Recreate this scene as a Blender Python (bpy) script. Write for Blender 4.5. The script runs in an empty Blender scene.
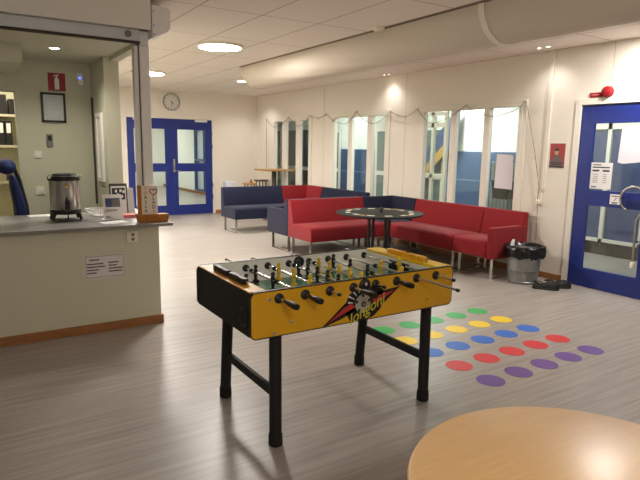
import bpy, bmesh, math, random
from mathutils import Vector, Matrix
random.seed(7)
PI = math.pi
COL = bpy.context.scene.collection
WORLD = {}

# ------------------------------------------------------------------ materials
def lin(c):
    return tuple((v/12.92 if v <= .04045 else ((v+.055)/1.055)**2.4) for v in (x/255 for x in c)) + (1.0,)
def mat(name, rgb, rough=.6, metal=0.0, spec=.5, noise=0.0, nscale=30.0, bump=0.0, bscale=200.0, coat=0.0, stretch=(1, 1, 1), sheen=0.0):
    m = bpy.data.materials.new(name); m.use_nodes = True
    nt = m.node_tree; b = nt.nodes['Principled BSDF']
    b.inputs['Base Color'].default_value = lin(rgb)
    b.inputs['Roughness'].default_value = rough
    b.inputs['Metallic'].default_value = metal
    b.inputs['Specular IOR Level'].default_value = spec
    b.inputs['Coat Weight'].default_value = coat
    b.inputs['Sheen Weight'].default_value = sheen
    if noise or bump:
        tc = nt.nodes.new('ShaderNodeTexCoord'); mp = nt.nodes.new('ShaderNodeMapping')
        mp.inputs['Scale'].default_value = stretch
        nt.links.new(tc.outputs['Object'], mp.inputs[0])
    if noise:
        n = nt.nodes.new('ShaderNodeTexNoise'); n.inputs['Scale'].default_value = nscale; n.inputs['Detail'].default_value = 4
        nt.links.new(mp.outputs[0], n.inputs['Vector'])
        r = nt.nodes.new('ShaderNodeValToRGB')
        base = lin(rgb)
        r.color_ramp.elements[0].position = .3; r.color_ramp.elements[1].position = .7
        r.color_ramp.elements[0].color = tuple(max(0, v*(1-noise)) for v in base[:3]) + (1,)
        r.color_ramp.elements[1].color = tuple(min(1, v*(1+noise)) for v in base[:3]) + (1,)
        nt.links.new(n.outputs['Fac'], r.inputs[0]); nt.links.new(r.outputs[0], b.inputs['Base Color'])
    if bump:
        n2 = nt.nodes.new('ShaderNodeTexNoise'); n2.inputs['Scale'].default_value = bscale
        nt.links.new(mp.outputs[0], n2.inputs['Vector'])
        bp = nt.nodes.new('ShaderNodeBump'); bp.inputs['Strength'].default_value = bump; bp.inputs['Distance'].default_value = .002
        nt.links.new(n2.outputs['Fac'], bp.inputs['Height']); nt.links.new(bp.outputs[0], b.inputs['Normal'])
    return m
def emat(name, rgb, s):
    m = bpy.data.materials.new(name); m.use_nodes = True
    nt = m.node_tree; nt.nodes.remove(nt.nodes['Principled BSDF'])
    e = nt.nodes.new('ShaderNodeEmission'); e.inputs[0].default_value = lin(rgb); e.inputs[1].default_value = s
    nt.links.new(e.outputs[0], nt.nodes['Material Output'].inputs[0]); return m
def glass_mat(name, tint=(245, 250, 248), refl=.09):
    m = bpy.data.materials.new(name); m.use_nodes = True
    nt = m.node_tree; nt.nodes.remove(nt.nodes['Principled BSDF'])
    t = nt.nodes.new('ShaderNodeBsdfTransparent'); t.inputs[0].default_value = lin(tint)
    g = nt.nodes.new('ShaderNodeBsdfGlossy'); g.inputs['Roughness'].default_value = .02
    lw = nt.nodes.new('ShaderNodeLayerWeight'); lw.inputs['Blend'].default_value = .5
    pw5 = nt.nodes.new('ShaderNodeMath'); pw5.operation = 'POWER'; pw5.inputs[1].default_value = 5
    nt.links.new(lw.outputs['Facing'], pw5.inputs[0])
    sch = nt.nodes.new('ShaderNodeMath'); sch.operation = 'MULTIPLY_ADD'; sch.inputs[1].default_value = .96; sch.inputs[2].default_value = .04
    nt.links.new(pw5.outputs[0], sch.inputs[0]); lw = sch
    mx = nt.nodes.new('ShaderNodeMixShader')
    nt.links.new(lw.outputs[0], mx.inputs[0]); nt.links.new(t.outputs[0], mx.inputs[1]); nt.links.new(g.outputs[0], mx.inputs[2])
    nt.links.new(mx.outputs[0], nt.nodes['Material Output'].inputs[0]); return m
def floor_mat():
    m = mat('vinyl_floor', (172, 160, 150), rough=.36, spec=.45)
    nt = m.node_tree; b = nt.nodes['Principled BSDF']
    tc = nt.nodes.new('ShaderNodeTexCoord')
    cols = []
    for sc, ns in (((.35, 9, 1), 3.0), ((1.2, 55, 1), 2.0)):
        mp = nt.nodes.new('ShaderNodeMapping'); mp.inputs['Scale'].default_value = sc
        nt.links.new(tc.outputs['Object'], mp.inputs[0])
        n = nt.nodes.new('ShaderNodeTexNoise'); n.inputs['Scale'].default_value = ns; n.inputs['Detail'].default_value = 5
        nt.links.new(mp.outputs[0], n.inputs['Vector']); cols.append(n)
    ad = nt.nodes.new('ShaderNodeMath'); ad.operation = 'ADD'
    nt.links.new(cols[0].outputs['Fac'], ad.inputs[0]); nt.links.new(cols[1].outputs['Fac'], ad.inputs[1])
    h = nt.nodes.new('ShaderNodeMath'); h.operation = 'MULTIPLY'; h.inputs[1].default_value = .5
    nt.links.new(ad.outputs[0], h.inputs[0])
    r = nt.nodes.new('ShaderNodeValToRGB')
    r.color_ramp.elements[0].position = .38; r.color_ramp.elements[0].color = lin((146, 137, 129))
    r.color_ramp.elements[1].position = .62; r.color_ramp.elements[1].color = lin((174, 166, 158))
    nt.links.new(h.outputs[0], r.inputs[0]); nt.links.new(r.outputs[0], b.inputs['Base Color'])
    return m
def ceil_mat():
    m = mat('ceiling_tiles', (234, 225, 216), rough=.9, spec=.2)
    nt = m.node_tree; b = nt.nodes['Principled BSDF']
    tc = nt.nodes.new('ShaderNodeTexCoord'); sx = nt.nodes.new('ShaderNodeSeparateXYZ')
    nt.links.new(tc.outputs['Object'], sx.inputs[0])
    outs = []
    for ax, off, per, w in ((0, 24.0, .6, .010), (1, 24.0, 1.2, .010)):
        a = nt.nodes.new('ShaderNodeMath'); a.operation = 'ADD'; a.inputs[1].default_value = off
        nt.links.new(sx.outputs[ax], a.inputs[0])
        f = nt.nodes.new('ShaderNodeMath'); f.operation = 'WRAP'; f.inputs[1].default_value = per/2; f.inputs[2].default_value = -per/2
        nt.links.new(a.outputs[0], f.inputs[0])
        ab = nt.nodes.new('ShaderNodeMath'); ab.operation = 'ABSOLUTE'; nt.links.new(f.outputs[0], ab.inputs[0])
        lt = nt.nodes.new('ShaderNodeMath'); lt.operation = 'LESS_THAN'; lt.inputs[1].default_value = w/2
        nt.links.new(ab.outputs[0], lt.inputs[0]); outs.append(lt)
    mx = nt.nodes.new('ShaderNodeMath'); mx.operation = 'MAXIMUM'
    nt.links.new(outs[0].outputs[0], mx.inputs[0]); nt.links.new(outs[1].outputs[0], mx.inputs[1])
    mc = nt.nodes.new('ShaderNodeMix'); mc.data_type = 'RGBA'
    nt.links.new(mx.outputs[0], mc.inputs[0])
    mc.inputs[6].default_value = lin((234, 225, 216)); mc.inputs[7].default_value = lin((150, 138, 126))
    nt.links.new(mc.outputs[2], b.inputs['Base Color'])
    return m

M = dict(
    floor=floor_mat(), ceil=ceil_mat(),
    wall=mat('wall_paint', (232, 224, 212), .75, spec=.3, noise=.012, nscale=4),
    kwall=mat('kiosk_paint', (205, 203, 182), .75, spec=.3, noise=.012, nscale=4),
    trimw=mat('white_trim', (232, 226, 214), .5),
    wood=mat('oak_skirting', (150, 100, 55), .5, noise=.18, nscale=6, stretch=(1, 8, 8)),
    blue=mat('door_blue', (25, 43, 122), .42),
    red=mat('sofa_red', (132, 18, 27), .85, spec=.25, bump=.25, bscale=400, sheen=.15),
    navy=mat('sofa_navy', (23, 27, 52), .85, spec=.25, bump=.25, bscale=400, sheen=.1),
    chrome=mat('chrome', (190, 186, 180), .22, metal=1),
    darkmetal=mat('dark_steel', (60, 54, 50), .3, metal=1),
    black=mat('black_satin', (14, 14, 15), .45),
    blackm=mat('black_matt', (20, 19, 20), .7),
    rubber=mat('black_rubber', (12, 12, 12), .8),
    yellow=mat('table_yellow', (224, 168, 26), .38),
    yel2=mat('lemon_plastic', (228, 186, 20), .4),
    amber=mat('bead_amber', (240, 176, 14), .4),
    green=mat('pitch_green', (84, 146, 120), .2, coat=.4),
    ramp=mat('ramp_white', (246, 248, 240), .3),
    steel=mat('rod_steel', (205, 202, 196), .18, metal=1),
    bsteel=mat('brushed_steel', (186, 180, 172), .2, metal=1, noise=.06, nscale=8, stretch=(30, 30, 1)),
    galv=mat('galvanised', (150, 152, 152), .42, metal=.65, noise=.14, nscale=14),
    bag=mat('bin_bag', (13, 13, 14), .28, bump=.6, bscale=60),
    beech=mat('beech', (238, 194, 132), .32, spec=1.0, noise=.045, nscale=5, stretch=(1.5, 14, 1)),
    worktop=mat('grey_laminate', (128, 126, 124), .35, noise=.04, nscale=200),
    paper=mat('paper', (236, 233, 232), .8),
    lilac=mat('lilac_paper', (228, 222, 230), .8),
    ink=mat('ink', (70, 70, 76), .8),
    alum=mat('alu_grey', (232, 230, 228), .4, metal=0),
    grey=mat('mid_grey', (120, 118, 115), .6),
    fascia=mat('shutter_box', (226, 222, 212), .55),
    duct=mat('duct_fabric', (214, 204, 190), .9, spec=.1, bump=.35, bscale=14, stretch=(1, .5, 1)),
    sred=mat('signal_red', (150, 14, 24), .45),
    lamp=emat('lamp_diffuser', (255, 248, 240), 165),
    spot=emat('spot_diffuser', (255, 240, 215), 30),
    klamp=emat('kiosk_lamp', (255, 246, 228), 22),
    led=emat('blue_led', (60, 90, 255), 4),
    glass=glass_mat('pane_glass'),
    dado=mat('corridor_blue', (62, 88, 122), .45),
    slate=mat('slate_panel', (74, 84, 122), .3),
    cwall=mat('corridor_white', (236, 238, 230), .7),
    umber=mat('brown_door', (74, 62, 52), .5),
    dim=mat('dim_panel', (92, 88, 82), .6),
    corr=mat('corrugated_steel', (186, 192, 192), .45, metal=.1),
    pine=mat('pine', (176, 132, 70), .5, noise=.1, nscale=6, stretch=(1, 8, 8)),
    wicker=mat('wicker', (170, 104, 30), .6, noise=.35, nscale=90),
    tile=mat('ivory_tile', (232, 224, 206), .35),
    binder=mat('binder_black', (26, 24, 26), .5),
    chair=mat('office_blue', (26, 40, 92), .8),
    cable=mat('green_cable', (104, 98, 82), .6),
    bulb=mat('unlit_bulb', (200, 190, 160), .2),
    pink=mat('pale_red', (206, 120, 116), .6),
    cgreen=mat('letter_green', (60, 140, 70), .5), corange=mat('letter_orange', (214, 130, 50), .5),
    cblue=mat('letter_navy', (40, 46, 80), .5), cpink=mat('letter_pink', (220, 130, 130), .5), cyel=mat('letter_yellow', (200, 170, 60), .5),
    dpurple=mat('dot_purple', (104, 62, 148), .45), dred=mat('dot_red', (214, 36, 44), .45), dblue=mat('dot_blue', (40, 104, 200), .45),
    dyellow=mat('dot_yellow', (238, 204, 40), .45), dgreen=mat('dot_green', (52, 168, 82), .45),
    poster=mat('poster_red', (160, 56, 54), .5), skin=mat('poster_tone', (196, 150, 128), .6), pgrey=mat('poster_grey', (110, 90, 88), .6),
    clockf=mat('clock_face', (214, 210, 204), .4), khaki=mat('khaki_cloth', (150, 140, 116), .9),
    cream=mat('cream_plastic', (232, 226, 208), .4),
)

# ------------------------------------------------------------------ mesh helpers
def B(): return bmesh.new()
def box(bm, x0, y0, z0, x1, y1, z1):
    if x1 < x0: x0, x1 = x1, x0
    if y1 < y0: y0, y1 = y1, y0
    if z1 < z0: z0, z1 = z1, z0
    v = [bm.verts.new(p) for p in ((x0, y0, z0), (x1, y0, z0), (x1, y1, z0), (x0, y1, z0), (x0, y0, z1), (x1, y0, z1), (x1, y1, z1), (x0, y1, z1))]
    for f in ((0, 3, 2, 1), (4, 5, 6, 7), (0, 1, 5, 4), (1, 2, 6, 5), (2, 3, 7, 6), (3, 0, 4, 7)):
        bm.faces.new([v[i] for i in f])
    return bm
def frame_of(d):
    d = Vector(d).normalized()
    a = Vector((0, 0, 1)) if abs(d.z) < .9 else Vector((1, 0, 0))
    u = d.cross(a).normalized(); w = d.cross(u).normalized()
    return u, w
def cyl(bm, p0, p1, r0, r1=None, n=20, cap=True):
    r1 = r0 if r1 is None else r1
    p0, p1 = Vector(p0), Vector(p1); u, w = frame_of(p1-p0)
    A, C = [], []
    for i in range(n):
        a = 2*PI*i/n; d = u*math.cos(a)+w*math.sin(a)
        A.append(bm.verts.new(p0+d*r0)); C.append(bm.verts.new(p1+d*r1))
    for i in range(n):
        j = (i+1) % n; bm.faces.new((A[i], A[j], C[j], C[i]))
    if cap: bm.faces.new(A[::-1]); bm.faces.new(C)
    return bm
def lathe(bm, prof, c=(0, 0, 0), n=28, axis='Z', ang=2*PI, cap=True):
    rings = []
    closed = abs(ang-2*PI) < 1e-6
    k = n if closed else n+1
    for r, h in prof:
        ring = []
        for i in range(k):
            a = ang*i/n; x, y = r*math.cos(a), r*math.sin(a)
            p = {'Z': (x, y, h), 'Y': (x, h, y), 'X': (h, x, y)}[axis]
            ring.append(bm.verts.new((p[0]+c[0], p[1]+c[1], p[2]+c[2])))
        rings.append(ring)
    for a, b in zip(rings, rings[1:]):
        for i in range(k if closed else n):
            j = (i+1) % k; bm.faces.new((a[i], a[j], b[j], b[i]))
    if cap and prof[0][0] > 2e-3: bm.faces.new(rings[0][::-1])
    if cap and prof[-1][0] > 2e-3: bm.faces.new(rings[-1])
    return bm
def tube(bm, pts, r, n=8, cap=True):
    pts = [Vector(p) for p in pts]; rings = []
    u = None
    for i, p in enumerate(pts):
        d = (pts[min(i+1, len(pts)-1)]-pts[max(i-1, 0)]).normalized()
        if u is None: u, w = frame_of(d)
        else:
            u = (u-d*u.dot(d))
            if u.length < 1e-4: u, _ = frame_of(d)
            u.normalize(); w = d.cross(u).normalized()
        rr = r[i] if isinstance(r, (list, tuple)) else r
        rings.append([bm.verts.new(p+(u*math.cos(2*PI*k/n)+w*math.sin(2*PI*k/n))*rr) for k in range(n)])
    for a, b in zip(rings, rings[1:]):
        for i in range(n):
            j = (i+1) % n; bm.faces.new((a[i], a[j], b[j], b[i]))
    if cap: bm.faces.new(rings[0][::-1]); bm.faces.new(rings[-1])
    return bm
def prism(bm, pts, axis, a0, a1):
    """polygon pts (two coords) swept along an axis"""
    def P(p, a): return {'X': (a, p[0], p[1]), 'Y': (p[0], a, p[1]), 'Z': (p[0], p[1], a)}[axis]
    A = [bm.verts.new(P(p, a0)) for p in pts]; C = [bm.verts.new(P(p, a1)) for p in pts]
    n = len(pts)
    for i in range(n):
        j = (i+1) % n; bm.faces.new((A[i], A[j], C[j], C[i]))
    bm.faces.new(A[::-1]); bm.faces.new(C); return bm
def ball(bm, c, r, s=(1, 1, 1), n=16):
    m = Matrix.Translation(c) @ Matrix.Diagonal((r*s[0], r*s[1], r*s[2], 1))
    bmesh.ops.create_uvsphere(bm, u_segments=n, v_segments=max(6, n//2), radius=1, matrix=m); return bm
def rrect(x0, z0, x1, z1, r, n=6):
    out = []
    for cx, cz, a0 in ((x1-r, z1-r, 0), (x0+r, z1-r, 90), (x0+r, z0+r, 180), (x1-r, z0+r, 270)):
        for i in range(n+1):
            a = math.radians(a0+90*i/n); out.append((cx+r*math.cos(a), cz+r*math.sin(a)))
    return out
def circ(cx, cz, r, n=24, r2=None, a0=0):
    r2 = r if r2 is None else r2
    return [(cx+r*math.cos(a0+2*PI*i/n), cz+r2*math.sin(a0+2*PI*i/n)) for i in range(n)]

def worigin(o): return WORLD.get(o.name, Vector((0, 0, 0)))
def obj(name, bm, m, parent=None, bevel=0, seg=2, smooth=40, origin=None, local=False, label=None):
    bmesh.ops.recalc_face_normals(bm, faces=bm.faces[:])
    me = bpy.data.meshes.new(name)
    if local: off = Vector((0, 0, 0))
    else:
        off = Vector(origin) if origin is not None else (worigin(parent) if parent else Vector((0, 0, 0)))
        bmesh.ops.translate(bm, verts=bm.verts[:], vec=-off)
    bm.to_mesh(me); bm.free()
    me.polygons.foreach_set('use_smooth', [True]*len(me.polygons))
    me.set_sharp_from_angle(angle=math.radians(smooth))
    me.materials.append(m)
    o = bpy.data.objects.new(name, me); COL.objects.link(o)
    if parent: o.parent = parent
    if not local:
        o.location = off-(worigin(parent) if parent else Vector((0, 0, 0)))
    WORLD[o.name] = off if not local else Vector((0, 0, 0))
    if bevel:
        b = o.modifiers.new('edge', 'BEVEL'); b.width = bevel; b.segments = seg; b.limit_method = 'ANGLE'; b.angle_limit = math.radians(35)
        b.harden_normals = False
    if label: o['label'] = label
    return o
def tag(o, label, cat, group=None):
    o['label'] = label; o['category'] = cat
    if group: o['group'] = group
    return o
def struct(o): o['kind'] = 'structure'; return o
def thing(name, loc, label, cat, group=None, rz=0):
    o = bpy.data.objects.new(name, None); COL.objects.link(o)
    o.empty_display_size = .1
    o.location = loc; o.rotation_euler = (0, 0, rz); WORLD[o.name] = Vector(loc)
    return tag(o, label, cat, group)
def copy_tree(o, parent=None):
    c = o.copy(); COL.objects.link(c)
    if parent: c.parent = parent
    for ch in list(o.children): copy_tree(ch, c)
    return c
def text(name, s, m, parent, size, T, extrude=.0006, shear=0.0, label=None, align='CENTER', offset=0.0):
    cu = bpy.data.curves.new(name, 'FONT'); cu.body = s; cu.size = size; cu.extrude = extrude; cu.shear = shear
    cu.align_x = align; cu.align_y = 'CENTER'; cu.offset = offset
    t = bpy.data.objects.new(name+'_curve', cu); COL.objects.link(t)
    dg = bpy.context.evaluated_depsgraph_get(); dg.update()
    me = bpy.data.meshes.new_from_object(t.evaluated_get(dg))
    bpy.data.objects.remove(t); bpy.data.curves.remove(cu)
    me.transform(Matrix(T)); me.transform(Matrix.Translation(-worigin(parent)))
    me.materials.clear(); me.materials.append(m); me.name = name
    o = bpy.data.objects.new(name, me); COL.objects.link(o); o.parent = parent
    WORLD[o.name] = worigin(parent)
    if label: o['label'] = label
    return o
def TM(loc, xa, ya):
    xa, ya = Vector(xa).normalized(), Vector(ya).normalized(); za = xa.cross(ya)
    return Matrix(((xa.x, ya.x, za.x, loc[0]), (xa.y, ya.y, za.y, loc[1]), (xa.z, ya.z, za.z, loc[2]), (0, 0, 0, 1)))

CEIL = 2.745; XW = 6.02; YB = 12.33
# ------------------------------------------------------------------ room shell
def S(name, boxes, m, bevel=0):
    bm = B()
    for b in boxes: box(bm, *b)
    return struct(obj(name, bm, m, bevel=bevel))
S('floor', [(-3.2, -3.2, -.06, 9.5, 22.5, 0)], M['floor'])
S('ceiling', [(-3.2, -3.2, CEIL, 9.5, 22.5, CEIL+.08)], M['ceil'])
W = [(9.86, 11.46), (7.38, 9.02), (4.70, 6.55)]      # window openings, y
ZS, ZT = .50, 2.145
def wall_boxes():
    out = []; y = -3.2
    cuts = [(2.90, 3.90, 0, 2.085)] + [(a, b, ZS, ZT) for a, b in sorted(W)]
    for a, b, z0, z1 in cuts:
        out.append((XW, y, 0, XW+.07, a, CEIL))
        if z0 > 0: out.append((XW, a, 0, XW+.07, b, z0))
        out.append((XW, a, z1, XW+.07, b, CEIL)); y = b
    out.append((XW, y, 0, XW+.07, YB, CEIL))
    return out
S('wall_right', wall_boxes(), M['wall'])
S('wall_back', [(1.24, YB, 0, 2.955, YB+.15, CEIL), (4.865, YB, 0, XW+.16, YB+.15, CEIL), (2.955, YB, 2.14, 4.865, YB+.15, CEIL)], M['wall'])
S('wall_left', [(-3.2, -3.2, 0, -3.05, 4.78, CEIL)], M['wall'])
S('wall_rear', [(-3.05, -3.2, 0, XW, -3.05, CEIL)], M['wall'])
# wall panel joints
bm = B()
for y in (9.36, 6.95, 3.58): box(bm, XW-.002, y-.004, 2.2 if y < 4 else .08, XW, y+.004, CEIL)
struct(obj('trim_1', bm, mat('joint', (196, 184, 168), .8)))
# skirtings
bm = B()
for a, b in ((3.97, YB), (-3.05, 2.83)): box(bm, XW-.014, a, 0, XW, b, .075)
struct(obj('baseboard_right', bm, M['wood'], bevel=.003))
bm = B(); box(bm, 4.93, YB-.014, 0, XW-.014, YB, .075); box(bm, 1.385, YB-.014, 0, 2.89, YB, .075)
struct(obj('baseboard_back', bm, M['wood'], bevel=.003))

# windows in the right wall
def window(name, y0, y1, mull):
    bm = B(); d0, d1 = XW-.02, XW+.06; f = .055
    box(bm, d0, y0, ZS, d1, y0+f, ZT); box(bm, d0, y1-f, ZS, d1, y1, ZT)
    box(bm, d0, y0+f, ZT-f*.5, d1, y1-f, ZT); box(bm, d0, y0+f, ZS, d1, y1-f, ZS+f)
    fr = struct(obj(name, bm, M['trimw'], bevel=.004))
    bm = B(); c = .06
    for a, b in ((y0-c, y0), (y1, y1+c)): box(bm, XW-.018, a, ZS-c, XW, b, ZT+c)
    box(bm, XW-.018, y0, ZT, XW, y1, ZT+c); box(bm, XW-.03, y0-c, ZS-.04, XW+.02, y1+c, ZS)
    obj('window_casing', bm, M['trimw'], fr, bevel=.003)
    for a, b in mull:
        bm = B(); box(bm, XW-.01, a, ZS+f, d1, b, ZT-f*.5); obj('mullion', bm, M['trimw'], fr, bevel=.004)
    ys = [y0+f]+[v for ab in sorted(mull) for v in ab]+[y1-f]
    for a, b in zip(ys[0::2], ys[1::2]):
        bm = B(); box(bm, XW+.036, a-.005, ZS+f-.005, XW+.042, b+.005, ZT-f*.5+.005); obj('pane', bm, M['glass'], fr)
    return fr
window('window_1', W[0][0], W[0][1], [(10.89, 11.06), (10.28, 10.45)])
window('window_2', W[1][0], W[1][1], [(8.40, 8.52), (7.80, 7.94)])
window('window_3', W[2][0], W[2][1], [(5.84, 5.95), (5.23, 5.33)])

# blue door on the right
dr = B()
for a, b in ((2.83, 2.90), (3.90, 3.97)): box(dr, XW-.02, a, 0, XW+.02, b, 2.155)
box(dr, XW-.02, 2.90, 2.085, XW+.02, 3.90, 2.155)
door1 = struct(obj('door_1', dr, M['trimw'], bevel=.004))
bm = B(); x0, x1 = XW, XW+.045; a, b = 2.905, 3.895; g0, g1 = 3.10, 3.74
box(bm, x0, a, .004, x1, g0, 2.08); box(bm, x0, g1, .004, x1, b, 2.08)
box(bm, x0, g0, .004, x1, g1, .222); box(bm, x0, g0, .957, x1, g1, 1.135); box(bm, x0, g0, 1.877, x1, g1, 2.08)
obj('door_leaf', bm, M['blue'], door1)
for z0, z1 in ((.222, .957), (1.135, 1.877)):
    bm = B(); box(bm, x0+.018, g0-.004, z0-.004, x0+.024, g1+.004, z1+.004); obj('door_pane', bm, M['glass'], door1)
bm = B()
hx = XW-.06
pts = []
cy, cz, rr = 3.185, 1.07, .135
for i in range(0, 17):
    t = math.radians(-60+ (i/16)*250); pts.append((hx, cy+rr*math.cos(math.radians(0))*math.sin(t+PI/2)*-1 if False else cy+rr*math.cos(t), cz+rr*math.sin(t)))
tube(bm, pts, .013, 12)
end = pts[-1]
tube(bm, [end, (hx, end[1]+.012, .98), (hx, 3.150-.02, .85), (hx, 3.125, .6), (hx, 3.122, .40)], .013, 12)
for p in (pts[4], (hx, 3.124, .62)): cyl(bm, (hx, p[1], p[2]), (XW+.02, p[1], p[2]), .010, n=10)
h = obj('pull_handle', bm, M['chrome'], door1, label='curled chrome pull handle')
bm = B(); lathe(bm, [(.001, .335), (.02, .34), (.024, .37), (.02, .40), (.012, .41)], (hx, 3.122, 0), 14)
obj('highlight_tip', bm, M['cream'], h)  # pale tip coloured for the white highlight at the bar's end

# blue double door at the back
bm = B()
for a, b in ((2.90, 2.955), (4.865, 4.92)): box(bm, a, YB-.02, 0, b, YB+.1, 2.195)
box(bm, 2.955, YB-.02, 2.14, 4.865, YB+.1, 2.195)
door2 = struct(obj('door_2', bm, M['trimw'], bevel=.004))
def leaf(xa, xb, ga, gb):
    bm = B(); y0, y1 = YB, YB+.045
    box(bm, xa, y0, .004, ga, y1, 2.135); box(bm, gb, y0, .004, xb, y1, 2.135)
    for z0, z1 in ((.004, .225), (.98, 1.165), (1.912, 2.135)): box(bm, ga, y0, z0, gb, y1, z1)
    o = obj('door_leaf', bm, M['blue'], door2)
    for z0, z1 in ((.225, .98), (1.165, 1.912)):
        bm = B(); box(bm, ga-.004, y0+.02, z0-.004, gb+.004, y0+.026, z1+.004); obj('door_pane', bm, M['glass'], o)
    bm = B(); box(bm, xb-.40 if xb > 4.5 else xa+.13, YB-.045, 2.085, xb-.12 if xb > 4.5 else xa+.41, YB, 2.135)
    obj('door_closer', bm, M['alum'], o, bevel=.006)
    return o
leaf(2.96, 3.888, 3.105, 3.775); rl = leaf(3.892, 4.86, 4.055, 4.705)
bm = B(); box(bm, 3.94, YB-.012, .96, 3.985, YB, 1.26); cyl(bm, (3.962, YB-.012, 1.0), (3.962, YB-.06, 1.0), .011, n=10)
cyl(bm, (3.962, YB-.055, 1.0), (4.08, YB-.055, 1.0), .010, n=10); cyl(bm, (3.962, YB, 1.2), (3.962, YB-.03, 1.2), .022, n=14)
obj('door_handle', bm, M['steel'], rl)
for x in (2.952, 4.868):
    for z in (.35, .62, 1.5, 1.78):
        bm = B(); cyl(bm, (x, YB-.018, z), (x, YB-.018, z+.09), .011, n=8); obj('hinge', bm, M['steel'], door2)

# corridor behind the back doors
S('wall_corridor_back', [(2.2, 21.4, 0, 6.6, 21.5, CEIL), (6.45, YB+.15, 0, 6.55, 16.2, CEIL), (6.45, 16.2, 2.1, 6.55, 17.9, CEIL), (6.45, 17.9, 0, 6.55, 21.4, CEIL), (2.2, YB+.15, 0, 2.3, 21.4, CEIL)], M['cwall'])
bm = B(); box(bm, 6.43, YB+.15, 0, 6.45, 21.4, .09); box(bm, 2.3, YB+.15, 0, 2.32, 21.4, .09)
struct(obj('baseboard_corridor', bm, M['wood']))
bm = B(); box(bm, 6.42, YB+.2, .88, 6.45, 13.8, 1.0)
bm.free()
S('trim_2', [(2.3, YB+.15, .05, 2.33, 18.5, 1.62), (2.33, 21.37, .1, 4.35, 21.4, 1.55)], M['dado'])
bm = B()
for z0, z1 in ((.1, .16), (1.06, 1.14), (2.04, 2.1)): box(bm, 6.43, 16.2, z0, 6.52, 17.9, z1)
for y in (16.2, 17.02, 17.84): box(bm, 6.43, y, .1, 6.52, y+.06, 2.1)
d5 = struct(obj('window_5', bm, M['dado']))
bm = B(); box(bm, 6.52, 16.2, .0, 6.55, 17.9, 2.1); obj('frosted_pane', bm, mat('frosted', (196, 208, 216), .3), d5)

# corridor beyond the right wall
XC = 8.2
S('wall_corridor_right', [(XC, 6.05, 0, XC+.1, 12.9, CEIL), (XC, 12.9, 2.05, XC+.1, 17.0, CEIL), (XC, 17, 0, XC+.1, 21, CEIL), (XC, 2.0, 0, XC+.1, 3.4, CEIL), (XC, 3.4, 2.1, XC+.1, 6.05, CEIL), (XW+.16, 1.9, 0, XC+.1, 2.0, CEIL)], M['cwall'])
S('trim_3', [(XC-.012, 6.05, .09, XC, 12.9, 1.525)], M['dado'])
S('trim_4', [(XC-.016, 6.05, 1.525, XC, 12.9, 1.54), (XC-.02, 6.05, .98, XC, 12.9, 1.0)], mat('dado_line', (120, 140, 176), .5))
# dim end of the corridor with brown curtain wall
bm = B(); box(bm, XC, 12.9, 0, XC+.05, 17.0, 2.05); struct(obj('wall_corridor_end', bm, M['dim']))
bm = B(); box(bm, XC-.02, 12.9, .92, XC+.02, 17, 1.02)
for y in (13.9, 15.1, 16.3): box(bm, XC-.03, y, 0, XC+.02, y+.07, 2.05)
struct(obj('trim_5', bm, M['trimw']))
# white framed glazed door in the corridor (seen through the middle window)
def glazed(name, y0, y1, m):
    bm = B(); f = .07
    for a in (y0, y1-f): box(bm, XC-.05, a, 0, XC-.014, a+f, 2.2)
    for z0, z1 in ((0, .15), (.95, 1.05), (1.95, 2.2)): box(bm, XC-.05, y0+f, z0, XC-.014, y1-f, z1)
    o = struct(obj(name, bm, M['trimw'], bevel=.004))
    bm = B(); box(bm, XC-.03, y0+f, .15, XC-.02, y1-f, 1.95); obj('door_glazing', bm, m, o)
    return o
glazed('door_3', 9.75, 10.45, mat('pale_glass', (128, 140, 134), .25))
glazed('door_4', 11.9, 12.75, M['umber'])
glazed('door_5', 8.2, 9.15, mat('grey_glass', (110, 116, 112), .25))
bm = B()
for a_ in (6.97, 7.28, 7.66): box(bm, 6.97, a_, 0, 7.02, a_+.07, 2.2)
for z0, z1 in ((0, .12), (1.06, 1.14), (1.94, 2.02), (2.14, 2.2)): box(bm, 6.97, 7.04, z0, 7.02, 7.66, z1)
d6 = struct(obj('door_6', bm, M['trimw'], bevel=.004))
bm = B(); box(bm, 6.99, 7.04, .12, 6.996, 7.66, 2.14); obj('door_glazing', bm, M['glass'], d6)
# partition of slate panels in white frames behind the right door
bm = B()
for y in (3.4, 4.20, 4.80, 5.42, 6.0): box(bm, XC-.04, y-.025, .2, XC+.06, y+.035, 2.1)
box(bm, XC-.04, 3.4, 1.9, XC+.06, 6.05, 2.1); box(bm, XC-.04, 3.4, .2, XC+.06, 6.05, .25)
win4 = struct(obj('window_4', bm, M['trimw']))
bm = B(); box(bm, XC, 3.4, .25, XC+.04, 6.05, 1.9); obj('slate_panel', bm, M['slate'], win4)
bm = B(); box(bm, XC-.02, 3.4, 0, XC+.05, 6.05, .2); struct(obj('baseboard_partition', bm, M['umber']))
# stair flight seen through the nearest window
t = thing('staircase', (7.95, 8.6, 0), 'blue stair stringer with pine handrail band rising behind the largest window', 'stairs')
bm = B(); prism(bm, [(9.5, .55), (7.7, 2.35), (7.7, 1.75), (9.5, .0)], 'X', 7.95, 8.03); obj('stringer', bm, mat('stair_blue', (52, 66, 104), .5), t)
bm = B(); prism(bm, [(9.5, .33), (7.9, 1.75), (7.9, 1.53), (9.5, .12)], 'X', 7.925, 7.95); obj('handrail_band', bm, M['pine'], t)

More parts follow.
